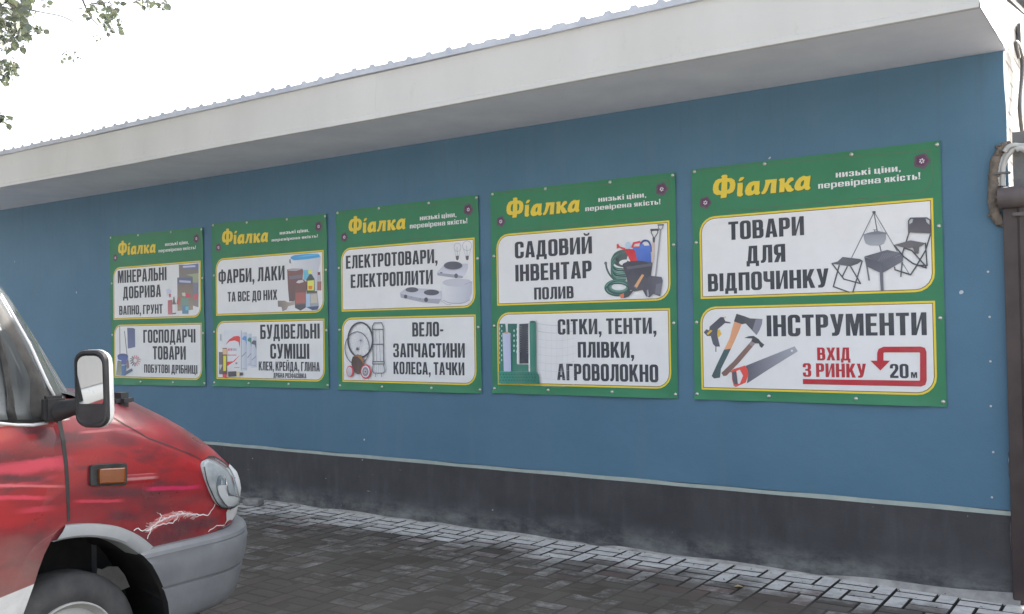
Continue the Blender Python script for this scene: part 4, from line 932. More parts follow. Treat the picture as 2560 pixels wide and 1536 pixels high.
#@@VAN@@
# ================================================================== THE VAN (nose towards the wall)
VX = -3.726                                       # plane of its near (right-hand) side
VW = 2.0
VC = VX-VW/2                                      # centre line
van = empty('parked_van', (VC, -5.3, 0), 'red airbrushed minibus with white lightning on its wing, parked nose to the wall', 'van')
PR = [  # z, y of nose at the centre line, corner length, side inset, exponent
 (.30,-3.08,.50,.05,2.5),(.45,-3.06,.50,.015,2.5),(.68,-3.03,.50,.0,2.5),(.715,-2.925,.50,0,2.5),(.85,-2.885,.50,0,2.5),(.93,-2.90,.50,0,2.5),
 (1.00,-2.965,.52,0,2.5),(1.06,-3.02,.54,0,2.45),(1.116,-3.08,.56,.002,2.4),(1.18,-3.16,.60,.006,2.35),(1.232,-3.235,.63,.012,2.3),(1.28,-3.31,.67,.022,2.25),
 (1.32,-3.37,.72,.036,2.2),(1.345,-3.42,.75,.050,2.2),(1.362,-3.475,.75,.062,2.2),(1.376,-3.55,.70,.072,2.2)]
def prow(z):
    zs = [p[0] for p in PR]; return [float(np.interp(z, zs, [p[k] for p in PR])) for k in (1, 2, 3, 4)]
def off_at(y, z):                                 # distance inboard of the near side plane
    N, L, ins, n = prow(z); yT = N-L
    if y <= yT: return ins
    s = min(1.0, (y-yT)/L); sn = s**(n/2)
    th = math.asin(min(1, sn)); return ins+(VW/2-ins)*(1-math.cos(th)**(2/n))
def y_at(off, z):
    N, L, ins, n = prow(z); k = max(0., min(1., 1-(off-ins)/(VW/2-ins))); c = k**(n/2)
    return N-L+L*math.sin(math.acos(c))**(2/n)
def outline(z, row=None, ns=10, nc=26, yb=-8.35):
    N, L, ins, n = row or prow(z); pts = []; yT = N-L
    for i in range(ns): pts.append((ins, yb+(yT-yb)*i/ns))
    for i in range(nc+1):
        t = (i/nc)*math.pi/2; pts.append((ins+(VW/2-ins)*(1-math.cos(t)**(2/n)), yT+L*math.sin(t)**(2/n)))
    return pts
def loft(rows, yb=-8.35, cap=True):
    """closed shell through a stack of outlines"""
    vs = []; fs = []; K = None
    for (z, *row) in rows:
        h = outline(z, row, yb=yb); full = [(VX-o_, y) for o_, y in h]+[(VX-VW+o_, y) for o_, y in h[-2::-1]]
        K = len(full); vs += [(x, y, z) for x, y in full]
    for i in range(len(rows)-1):
        for k in range(K):
            fs.append((i*K+k, i*K+(k+1) % K, (i+1)*K+(k+1) % K, (i+1)*K+k))
    if cap: fs.append(tuple(range(K))[::-1]); fs.append(tuple((len(rows)-1)*K+k for k in range(K)))
    return vs, fs
NR = lambda px, py: (lambda p: (p.y, p.z))(on_x(px, py, VX))
A5 = lambda x, y: NR(x/5.798, 1280+y/5.798)
ARCH = [A5(*p) for p in ((340,1530),(355,1484),(430,1260),(500,1040),(560,840),(640,620),(740,425),(900,382),(1080,358),(1260,352),(1440,366),(1620,404),(1780,470),(1900,540),(2000,625),(2110,750),(2210,910),(2310,1090),(2400,1300),(2450,1500))]
ARCH = [(ARCH[0][0]-.03, .2)]+ARCH+[(ARCH[-1][0]+.03, .2)]
def cutter(poly, x0, x1):
    bm = bmesh.new(); a = [bm.verts.new((x0, p[0], p[1])) for p in poly]; b = [bm.verts.new((x1, p[0], p[1])) for p in poly]
    bm.faces.new(a); bm.faces.new(b[::-1])
    for i in range(len(poly)): j = (i+1) % len(poly); bm.faces.new((a[j], a[i], b[i], b[j]))
    bmesh.ops.recalc_face_normals(bm, faces=bm.faces[:]); me = bpy.data.meshes.new('cut'); bm.to_mesh(me); bm.free()
    me.materials.append(M['arch']); o = bpy.data.objects.new('cut', me); COL.objects.link(o); return o
def subtract(o, cutters):
    o.data.materials.append(M['arch'])
    for c in cutters:
        c.data.polygons.foreach_set('material_index', [0]*len(c.data.polygons))
        md = o.modifiers.new('b', 'BOOLEAN'); md.operation = 'DIFFERENCE'; md.object = c; md.solver = 'EXACT'; md.material_mode = 'TRANSFER'
    dg = bpy.context.evaluated_depsgraph_get(); dg.update()
    me = bpy.data.meshes.new_from_object(o.evaluated_get(dg)); old = o.data; o.modifiers.clear(); o.data = me; me.name = o.name; bpy.data.meshes.remove(old)
    me.polygons.foreach_set('use_smooth', [True]*len(me.polygons)); me.set_sharp_from_angle(angle=math.radians(32))
REARC = [(-7.42,.2),(-7.38,.55),(-7.25,.74),(-7.0,.82),(-6.75,.74),(-6.6,.55),(-6.56,.2)]
# ---- body below the windows
zs = [.30,.36,.45,.56,.68,.70,.715,.74,.78,.85,.93,.97,1.0,1.03,1.06,1.09,1.116,1.15,1.18,1.206,1.232,1.256,1.28,1.30,1.32,1.333,1.345,1.354,1.362,1.37,1.376]
v_, f_ = loft([(z, *prow(z)) for z in zs]); body = obj('body', v_, f_, M['paint'], van, True)
cuts = [cutter(ARCH, VX+.1, VX-.34), cutter(ARCH, VX-VW-.1, VX-VW+.34), cutter(REARC, VX+.1, VX-.34), cutter(REARC, VX-VW-.1, VX-VW+.34)]
subtract(body, cuts)
# ---- bumper wrapping the nose
BP = [(.325,-.07),(.345,-.03),(.37,-.012),(.42,.0),(.498,.014),(.506,.014),(.511,.006),(.517,.006),(.522,.020),(.58,.030),(.636,.036),(.662,.030),(.668,.032),(.684,.028),(.699,.010),(.7035,-.03)]
rows = [(z, -2.865+d*.9, .56, -.012-d, 2.35) for z, d in BP]
v_, f_ = loft(rows, yb=-3.75); bumper = obj('front_bumper', v_, f_, M['bumper'], van, True)
CUT2 = ARCH[:1]+[(-4.3, .2), (-4.3, .9)]+[p for p in ARCH if p[0] > -3.80]
CUT2 = [(-4.2, .2), (-4.2, .80), (ARCH[13][0]+.0, .80)]+ARCH[13:]
c2 = [cutter(CUT2, VX+.2, VX-.30), cutter(CUT2, VX-VW-.2, VX-VW+.30)]
subtract(bumper, c2)
for c in cuts+c2: bpy.data.objects.remove(c)
# ---- cab above the waist: roof, pillars, glass
CB = [(1.376,-3.76,.40,.062,2.1),(1.40,-3.785,.385,.064,2.1),(1.60,-3.905,.36,.085,2.1),(1.81,-4.03,.35,.115,2.1),(1.98,-4.15,.36,.15,2.1),(2.06,-4.26,.40,.18,2.1),(2.13,-4.42,.45,.23,2.1),(2.18,-4.62,.5,.32,2.1),(2.205,-4.9,.5,.5,2.1)]
def cabrow(z): return [float(np.interp(z, [c[0] for c in CB], [c[k] for c in CB])) for k in (1, 2, 3, 4)]
def cab_off(y, z):
    N, L, ins, n = cabrow(z); yT = N-L
    if y <= yT: return ins
    s = min(1.0, (y-yT)/L); return ins+(VW/2-ins)*(1-math.cos(math.asin(min(1, s**(n/2))))**(2/n))
def cab_pt(z, t):                                 # t: 0 at the side tangent, 1 on the centre line
    N, L, ins, n = cabrow(z); th = t*math.pi/2
    return (ins+(VW/2-ins)*(1-math.cos(th)**(2/n)), N-L+L*math.sin(th)**(2/n))
zs = [1.374,1.40,1.45,1.5,1.6,1.7,1.81,1.9,1.98,2.02,2.06,2.10,2.13,2.16,2.18,2.195,2.205]
v_, f_ = loft([(z, *cabrow(z)) for z in zs]); obj('cab_shell', v_, f_, M['white_paint'], van, True, None, 32)
vs = []; fs = []; T0, T1 = .03, 1.97; nt_ = 40; nz_ = 12
for i in range(nz_+1):
    z = 1.392+(1.99-1.392)*i/nz_
    for k in range(nt_+1):
        t = T0+(T1-T0)*k/nt_; o_, y = cab_pt(z, t if t <= 1 else 2-t); x = VX-o_ if t <= 1 else VX-VW+o_
        e = .004+.010*math.sin(math.pi*k/nt_); vs.append((x+(e*.6 if t <= 1 else -e*.6), y+e, z+e*.5))
for i in range(nz_):
    for k in range(nt_): a = i*(nt_+1)+k; fs.append((a, a+1, a+nt_+2, a+nt_+1))
obj('windscreen', vs, fs, M['windscreen'], van, True)
# cowl between hood and windscreen, with the wiper arm
vs = []; fs = []
for i, (z, dy) in enumerate(((1.372,-.075),(1.385,-.05),(1.395,-.02),(1.402,.004))):
    for k in range(nt_+1):
        t = .22+(1.78-.22)*k/nt_; o_, y = cab_pt(1.39, t if t <= 1 else 2-t); x = VX-o_ if t <= 1 else VX-VW+o_
        vs.append((x, y-dy+.012, z))
for i in range(3):
    for k in range(nt_): a = i*(nt_+1)+k; fs.append((a, a+1, a+nt_+2, a+nt_+1))
obj('cowl_panel', vs, fs, M['black'], van, True)
mb = MB(); mb.box((VX-.25, -3.735, 1.31), (VX-.14, -3.645, 1.380), .026); mb.build('wiper_box', M['black'], van, True, 40)
# ---- side window set, near and far
def on_side(px, py, e=.006, zfun=None):
    """point of the near side of the cab that shows at a place of the photo, lifted e outward"""
    X = VX
    for _ in range(12):
        p = on_x(px, py, X); X = VX-side_off(p.y, p.z)
    return (X+e, p.y, p.z)
def mirrored(vs): return [(2*VC-v[0], v[1], v[2]) for v in vs]
def plate(name, pts, m, parent, thick=.0, smooth=False, both=True, label=None):
    """flat polygon part on the side, with its twin on the far side"""
    n_ = len(pts); out = []
    for side in (0, 1) if both else (0,):
        q = pts if side == 0 else mirrored(pts); sgn = -1 if side == 0 else 1
        vs = list(q)+[(p[0]+sgn*thick, p[1], p[2]) for p in q]
        tr = tessellate_polygon([[Vector((p[1], p[2], 0)) for p in pts]])
        fs = [tuple(t) for t in tr]
        if thick: fs += [(i, (i+1) % n_, n_+(i+1) % n_, n_+i) for i in range(n_)]
        o = obj(name, vs, fs, m, parent, smooth); out.append(o)
        if label: o['label'] = label
    return out
Z4 = lambda x, y: (x/3.806, 700+y/3.806)
frame = [(-5.16, 1.325), (-5.10, 2.0)]
side_off = lambda y, z: min(off_at(y, z), cab_off(y, z)) if z < 1.38 else cab_off(y, z)
fr_near = [on_side(*Z4(*p)) for p in ((-230,-330),(0,200),(140,460),(260,690),(345,860),(400,985),(432,1110),(440,1345),(280,1362),(0,1362))]
rear_top = (fr_near[0][0]-.02, -4.62, 1.97)
fpoly = fr_near[1:]+[(VX-.075+.006, -5.15, 1.318), (VX-.150+.006, -5.13, 1.93), (VX-.155+.006, -4.56, 1.93)]
def conform(name, pts, m, e, parent, rings=7, dense=3, bulge=0.0):
    yz = [(p[1], p[2]) for p in pts]; d_ = []
    for a, b in zip(yz, yz[1:]+yz[:1]):
        for k in range(dense): d_.append((a[0]+(b[0]-a[0])*k/dense, a[1]+(b[1]-a[1])*k/dense))
    cy = sum(p[0] for p in d_)/len(d_); cz = sum(p[1] for p in d_)/len(d_); n_ = len(d_); vs = []; fs = []
    for j in range(-1, rings):
        f = 1-max(j, 0)/rings
        for p in d_:
            y, z = cy+(p[0]-cy)*f, cz+(p[1]-cz)*f; vs.append((VX-side_off(y, z)+(e if j >= 0 else -.004), y, z))
    for j in range(rings):
        for k in range(n_): fs.append((j*n_+k, j*n_+(k+1) % n_, (j+1)*n_+(k+1) % n_, (j+1)*n_+k))
    vs.append((VX-side_off(cy, cz)+e, cy, cz))
    for k in range(n_): fs.append((rings*n_+k, rings*n_+(k+1) % n_, len(vs)-1))
    return [obj(name, vs if s_ == 0 else mirrored(vs), fs, m, parent[s_] if isinstance(parent, list) else parent, True) for s_ in (0, 1)]
frs = conform('window_frame', fpoly, M['rubber'], .009, van, 9)
gl = [on_side(*Z4(*p), .010) for p in ((0,430),(95,570),(170,720),(235,860),(272,960),(290,1330),(0,1330))]
gpoly = gl+[(VX-.078+.010, -5.08, 1.345), (VX-.145+.010, -5.06, 1.86), (VX-.150+.010, -4.58, 1.87)]
gls = conform('window_pane', gpoly, M['glass'], .014, frs, 7)
dv = [on_side(*Z4(*p), .016) for p in ((-25,520),(20,640),(68,900),(110,1150),(140,1335),(60,1335),(40,1150),(10,900),(-40,640))]
dvs = conform('vent_divider', dv, M['rubber'], .021, frs, 3, 2)
lt = [on_side(*Z4(*p), .015) for p in ((290,930),(330,1010),(345,1340),(290,1335))]
mb = MB(); mb.tube([on_side(*Z4(*p), .012) for p in ((-200,-280),(0,160),(140,395),(270,620),(375,850),(440,990),(515,1135))], .0065, 8); mb.build('drip_rail', M['white_paint'], van, True)
mb = MB(); mb.tube([on_side(*Z4(*p), .010) for p in ((-160,1352),(0,1366),(150,1380),(300,1382),(440,1360))], .006, 8); mb.build('waist_trim', M['white_paint'], van, True)
# ---- door skin and the gap in front of it
dz = lambda y, z: (VX-off_at(y, z)+.004, y, z)
B5 = lambda x, y: NR(x/4.947, 1040+y/4.947)
front = [B5(*p) for p in ((745,95),(770,300),(795,600),(815,900),(822,1150),(826,1290))]
dp = front+[A5(*p) for p in ((935,190),(830,270),(735,415),(635,615),(552,840),(492,1040),(422,1260),(347,1484))]+[(-4.33,.33),(-5.2,.33),(-5.2,1.300),(-4.4,1.300)]
plate('front_door', [dz(*p) for p in dp], M['paint'], van, .004)
gp = [B5(*p) for p in ((742,60),(765,300),(790,600),(808,900),(818,1150),(824,1300),(860,1300),(858,1150),(852,900),(838,600),(815,300),(800,60))]
plate('door_gap', [(VX-off_at(*p)+.0055, *p) for p in gp], M['black'], van, .004)
mb = MB(); mb.box((VX-.01, -4.93, 1.13), (VX+.035, -4.80, 1.165), .008); mb.build('door_handle', M['black'], van, True, 40)
# ---- wheel-arch trim
OUT = [A5(*p) for p in ((935,185),(1100,168),(1300,162),(1480,174),(1700,208),(1900,282),(2060,372),(2205,492))]
INN = [A5(*p) for p in ((742,425),(900,385),(1080,362),(1260,356),(1440,370),(1620,408),(1780,472),(2000,618))]
def resample(pl, n_):
    P_ = [Vector((0, *p)) for p in pl]; s_ = spline(P_, 6); L_ = [0]
    for a, b in zip(s_[:-1], s_[1:]): L_.append(L_[-1]+(b-a).length)
    return [(float(np.interp(t*L_[-1], L_, [q.y for q in s_])), float(np.interp(t*L_[-1], L_, [q.z for q in s_]))) for t in np.linspace(0, 1, n_)]
oo, ii = resample(OUT, 30), resample(INN, 30)
for side in (0, 1):
    vs = []; fs = []
    for (a, b) in zip(oo, ii):
        for t, e in ((0, -.002), (.06, .014), (.4, .026), (.85, .030), (1.0, .024), (1.04, -.02), (1.04, -.09)):
            y, z = a[0]*(1-t)+b[0]*t, a[1]*(1-t)+b[1]*t; vs.append((VX+e, y, z))
    if side: vs = mirrored(vs)
    for i in range(29):
        for j in range(6): k = i*7+j; fs.append((k, k+1, k+8, k+7))
    obj('arch_trim', vs, fs, M['flare'], van, True, None, 40)
# dusty liner plate seen inside the arch
plate('liner_plate', [(VX-.20, *A5(*p)) for p in ((1800,905),(1880,925),(1960,880),(2100,880),(2200,1010),(2270,1180),(2150,1230),(1990,1260),(1900,1180),(1790,1030))], M['bracket'], van, .01, both=False)
# ---- wheels
def wheel(y, near):
    r = .326; sx = VX-.055 if near else VX-VW+.055; sg = 1 if near else -1
    root = empty('wheel', (0, 0, 0)); root.parent = van; root.location = Vector((sx, y, .325))-Vector(van.location)
    mb = MB(); tw = .19
    pf = [(0-.012, .202), (.0, .222), (.004, .250), (-.002, .288), (-.016, .310), (-.034, .322), (-.06, r), (-tw+.06, r), (-tw+.03, .318), (-tw, .27), (-tw+.01, .205)]
    mb.lathe_x([(sg*x, q) for x, q in pf], (sx, y, .325), 64); mb.build('tyre', M['tyre'], root, True, 50)
    mb = MB()
    pf = [(-.006, .208), (.004, .2075), (.006, .201), (.0, .196), (-.012, .192), (-.022, .184), (-.030, .178), (-.022, .160), (-.020, .120), (-.010, .100), (.010, .085), (.030, .075), (.036, .050), (.036, .001)]
    mb.lathe_x([(sg*x, q) for x, q in pf], (sx, y, .325), 64); mb.build('rim', M['rim'], root, True, 35)
    for k in range(8):
        mb = MB(); a = k*math.pi/4+.2; c = (sx-sg*.0175, y+.142*math.cos(a), .325+.142*math.sin(a))
        mb.lathe_x([(sg*.0, .0205), (sg*.0012, .0005)], c, 14); mb.build('rim_hole', M['black'], root)
    for k in range(6):
        mb = MB(); a = k*math.pi/3; c = (sx, y+.062*math.cos(a), .325+.062*math.sin(a)); mb.lathe_x([(sg*.034, .012), (sg*.05, .012), (sg*.052, .0005)], c, 6); mb.build('wheel_nut', M['screw'], root)
for y in (-4.021, -6.92):
    for near in (True, False): wheel(y, near)
# ---- parts of the curved nose, found on its surface
C6 = lambda x, y: (280+x/3.709, 980+y/3.709)
def hit(px, py, e=.0):
    d = ray(px, py).normalized(); prev = None; t0 = (VX+.05-CAM_P.x)/d.x
    for i in range(900):
        p = CAM_P+d*(t0+i*.0012)
        z = p.z
        if .3 < z < 1.376:
            f = (VX-p.x)-off_at(p.y, z) if p.y < prow(z)[0] else -1
            if f >= 0: break
    else:
        return None
    h = 1e-3; fx = -1.0
    fy = -(off_at(p.y+h, p.z)-off_at(p.y-h, p.z))/(2*h) if p.y+h < prow(p.z)[0] else -3
    fz = -(off_at(p.y, p.z+h)-off_at(p.y, p.z-h))/(2*h)
    nrm = -Vector((fx, fy, fz)).normalized()
    if nrm.x < 0: nrm = -nrm
    return (p+nrm*e, nrm)
def hits(pts, e): 
    o_ = []
    for p in pts:
        x, y = C6(*p); h = hit(x, y, e); k = 0
        while h is None and k < 40: x -= .6; y += .25; k += 1; h = hit(x, y, e)
        if h: o_.append(h[0])
    return o_
def ring_patch(name, pts, m, e, rings=6, bulge=0.0, parent=None, both=True, rim=0.0):
    """patch on the nose bounded by photo points, following the body surface"""
    cx = sum(p[0] for p in pts)/len(pts); cy = sum(p[1] for p in pts)/len(pts); n_ = len(pts); vs = []; fs = []
    base = hits(pts, e-rim) if rim else None
    rr_ = []
    for j in range(rings):
        f = 1-j/rings; rr_.append(hits([(cx+(p[0]-cx)*f, cy+(p[1]-cy)*f) for p in pts], e+bulge*(1-f*f)))
    if rim: rr_ = [base]+rr_
    c = hits([(cx, cy)], e+bulge)[0]
    for r_ in rr_: vs += r_
    for j in range(len(rr_)-1):
        for k in range(n_): fs.append((j*n_+k, j*n_+(k+1) % n_, (j+1)*n_+(k+1) % n_, (j+1)*n_+k))
    vs.append(c); L_ = len(rr_)-1
    for k in range(n_): fs.append((L_*n_+k, L_*n_+(k+1) % n_, len(vs)-1))
    e1, e2 = Vector(rr_[-1][1])-Vector(c), Vector(rr_[-1][0])-Vector(c)
    if e2.cross(e1).x < 0: fs = [f[::-1] for f in fs]
    out = []
    for side in (0, 1) if both else (0,):
        out.append(obj(name, vs if side == 0 else mirrored(vs), fs if side == 0 else [f[::-1] for f in fs], m, parent[side] if isinstance(parent, (list, tuple)) else (parent or van), True))
    return out
def densify(pts, n=5): return [(v.x, v.y) for v in spline([(p[0], p[1], 0) for p in pts+pts[:1]], n)][:-1]
def strip_on(name, pts, wd, m, e, parent=None, dense=4, cls=True):
    """thin band on the nose along photo points; wd in metres (number or list)"""
    vs = []; fs = []; P_ = [v for v in spline([(p[0], p[1], 0) for p in pts], dense)] if dense else [Vector((p[0], p[1], 0)) for p in pts]
    H_ = [hit(*C6(v.x, v.y), e) for v in P_]; H_ = [h for h in H_ if h]
    for i, (p, nr) in enumerate(H_):
        t = (H_[min(i+1, len(H_)-1)][0]-H_[max(i-1, 0)][0]).normalized(); s_ = nr.cross(t).normalized()
        ww = wd[min(len(wd)-1, int(i*len(wd)/len(H_)))] if isinstance(wd, list) else wd
        vs += [p+s_*ww/2, p-s_*ww/2]
    for i in range(len(H_)-1): fs.append((2*i, 2*i+1, 2*i+3, 2*i+2))
    return vs, fs
# white mask under and beside the headlight
msk = []
vs = []; fs = []; zz = [.708,.74,.78,.82,.86,.90,.94,.965,.985]
h1 = hits([(1033, 1110)], 0)[0]; h2 = hits([(1046, 1245)], 0)[0]; oA = VX-h1.x; oB = VX-h2.x; print('MASK', oA, oB)
for z in zz:
    o0 = float(np.interp(z, [.71, .80, .84, .99], [oB, oA, oA+.02, oA+.04]))
    for k in range(41):
        s_ = k/40; off = o0+(VW-2*o0)*s_; oo_ = off if off <= VW/2 else VW-off
        vs.append((VX-off, y_at(oo_, z)+.010, z))
for i in range(len(zz)-1):
    for k in range(40): a = i*41+k; fs.append((a, a+1, a+42, a+41))
obj('front_mask', vs, fs, M['white_paint'], van, True)
vs = []; fs = []
for z in (.77, .82, .87, .92):
    for k in range(21):
        off = .52+(VW-1.04)*k/20; oo_ = off if off <= VW/2 else VW-off; vs.append((VX-off, y_at(oo_, z)+.016, z))
for i in range(3):
    for k in range(20): a = i*21+k; fs.append((a, a+1, a+22, a+21))
obj('grille', vs, fs, M['black'], van, True)
HLP = [(835,645),(868,632),(925,645),(985,680),(1040,722),(1078,775),(1105,850),(1132,950),(1144,1010),(1128,1042),(1090,1062),(1032,1072),(985,1056),(940,1008),(898,920),(858,820),(828,725),(820,675)]
hp = densify(HLP, 3)
lamp = ring_patch('headlight', hp, M['lampbody'], .012, 6, .004, rim=.012)
RFL = [(955,790),(990,780),(1020,800),(1040,870),(1060,950),(1120,965),(1138,1000),(1120,1040),(1075,1058),(1035,1062),(990,1000),(955,920),(945,850)]
ring_patch('reflector', densify(RFL, 2), M['reflector'], .020, 4, -.004, lamp)
WHT = [(948,872),(1025,865),(1035,960),(1130,972),(1138,1000),(1100,1048),(1040,1056),(985,990),(955,930)]
ring_patch('reflector_step', densify(WHT, 2), M['white_paint'], .0235, 3, 0, lamp)
ring_patch('headlight_lens', hp, M['lens'], .026, 6, .005, lamp, rim=.012)
vs, fs = strip_on('x', [(832,640),(868,618),(930,628),(990,662),(1045,708),(1075,745)], [.004,.010,.016,.020,.020,.012], None, .017); 
for s_ in (0, 1): obj('lamp_gap', vs if s_ == 0 else mirrored(vs), fs, M['black'], van)
vs, fs = strip_on('x', [(835,700),(858,815),(900,920),(945,1012),(990,1068),(1040,1084),(1095,1072),(1135,1048)], .006, None, .015)
for s_ in (0, 1): obj('lamp_gap', vs if s_ == 0 else mirrored(vs), fs, M['black'], van)
# hood seam, wing crease
vs, fs = strip_on('x', [(-60,205),(20,245),(120,305),(250,378),(330,428),(450,470),(640,545),(770,600),(838,640)], .0045, None, .0025)
for s_ in (0, 1): obj('hood_seam', vs if s_ == 0 else mirrored(vs), fs, M['black'], van)
def ridge(px, wd, hgt):
    H_ = [hit(*C6(v.x, v.y), 0) for v in spline([(p[0], p[1], 0) for p in px], 5)]; H_ = [h for h in H_ if h]; vs = []; fs = []; n_ = len(H_)
    for i, (p, nr) in enumerate(H_):
        t = i/(n_-1); k = min(1, (1-t)*9); s_ = nr.cross((H_[min(i+1, n_-1)][0]-H_[max(i-1, 0)][0]).normalized()).normalized()
        if s_.z < 0: s_ = -s_
        for a, b in ((.5, .0), (.30, 1), (-.05, .8), (-.5, 0)): vs.append(p+s_*wd*a*(.5+.5*k)+nr*hgt*b*k+nr*.001)
    for i in range(n_-1):
        for j in range(3): q = i*4+j; fs.append((q, q+1, q+5, q+4))
    return vs, fs
vs, fs = ridge([(-190,840),(-60,828),(115,812),(300,800),(450,788)], .040, .003)
for s_ in (0, 1): obj('wing_crease', vs if s_ == 0 else mirrored(vs), fs, M['paint'], van, True)
# indicator
ind = lambda x, y, e: (lambda p: (VX-off_at(p[0], p[1])+e, p[0], p[1]))(B5(x, y))
bz = densify([(1100,650),(1108,630),(1135,608),(1330,590),(1500,580),(1540,592),(1549,625),(1549,800),(1543,838),(1510,856),(1330,862),(1130,866),(1106,850),(1100,820)], 3)
def bev(name, pts2, e0, e1, ins, m, parent):
    cx = sum(p[0] for p in pts2)/len(pts2); cy = sum(p[1] for p in pts2)/len(pts2); n_ = len(pts2)
    vs = [ind(*p, e0) for p in pts2]+[ind(*p, e1-.002) for p in pts2]+[ind(cx+(p[0]-cx)*ins, cy+(p[1]-cy)*ins, e1) for p in pts2]
    fs = [(j*n_+k, j*n_+(k+1) % n_, (j+1)*n_+(k+1) % n_, (j+1)*n_+k) for j in (0, 1) for k in range(n_)]+[tuple(2*n_+k for k in range(n_))]
    return [obj(name, vs if s_ == 0 else mirrored(vs), fs, m, parent[s_] if isinstance(parent, list) else parent) for s_ in (0, 1)]
bzo = bev('side_indicator', bz, 0, .016, .93, M['rubber'], van)
lens2 = [(1188,655),(1250,648),(1380,642),(1505,636),(1508,730),(1506,820),(1350,830),(1190,834),(1186,740)]
bev('amber_lens', lens2, .012, .030, .86, M['amber'], bzo)
mb = MB(); p_ = on_x(413, 1371, VX+.025); mb.tube([(VX-.0, p_.y, p_.z-.004), (VX+.018, p_.y, p_.z), (VX+.024, p_.y, p_.z)], [.010, .010, .006], 8); mb.build('bumper_bolt', M['screw'], van, True, 40)
# ---- painted lightning
def bolt(paths, name, m):
    V_ = []; F_ = []
    for pts, wd in paths:
        vs, fs = strip_on('x', pts, wd, None, .0035, dense=0)
        if len(vs) < 4: continue
        n0 = len(V_); V_ += vs; F_ += [tuple(i+n0 for i in f) for f in fs]
    obj(name, V_, F_, m, van)
rnd = random.Random(11)
def jag(a, b, amp, n_=6):
    out = [a]
    for k in range(1, n_): t = k/n_; out.append((a[0]+(b[0]-a[0])*t+rnd.gauss(0, amp), a[1]+(b[1]-a[1])*t+rnd.gauss(0, amp)))
    return out+[b]
main = [(952,1036),(944,1062),(930,1085),(912,1105),(900,1128),(884,1146),(860,1142),(840,1136),(810,1144),(780,1132),(740,1137),(715,1128),(690,1134),(660,1126),(630,1138),(605,1133),(580,1148),(550,1150),(520,1168),(490,1172),(455,1195),(420,1210),(395,1235),(370,1248),(350,1275),(330,1290)]
paths = [(main, [.0035,.004,.005,.005,.006,.007,.007,.006])]
for b in ([(606,1150),(598,1180),(575,1195),(560,1217),(520,1214),(500,1226),(470,1222),(440,1236),(415,1240),(380,1262)], [(372,1262),(352,1285),(348,1310),(332,1330),(324,1362)], [(335,1288),(300,1280),(280,1290),(262,1284),(240,1264),(222,1268),(198,1286)], [(1038,1234),(1020,1240),(1000,1237),(985,1240),(966,1238),(950,1252),(930,1268),(905,1278),(888,1296)], [(432,1205),(440,1180),(455,1150),(440,1130)], [(660,1126),(640,1108),(610,1112)]): paths.append((b, .004))
fine = []
for k in range(80):
    i = rnd.randrange(8, 25); a = main[i]; b = (a[0]-rnd.uniform(20, 90), a[1]+rnd.gauss(18, 26)); fine.append((jag(a, b, 4), .0018))
bolt(paths, 'lightning', M['white_paint']); bolt(fine, 'lightning_filaments', mat('pale_pink_airbrush_paint', (.56, .40, .39), .35, 0, .5, .4))
M['pinkpaint'] = mat('pink_airbrush_paint', (.45, .13, .125), .3, 0, .5, .5)
paths = [(main[10:], [.020,.026,.034,.040,.036,.030])]
V_ = []; F_ = []
for pts, wd in paths:
    vs, fs = strip_on('x', pts, wd, None, .0022, dense=0); V_ += vs; F_ += fs
obj('lightning_glow', V_, F_, M['pinkpaint'], van)
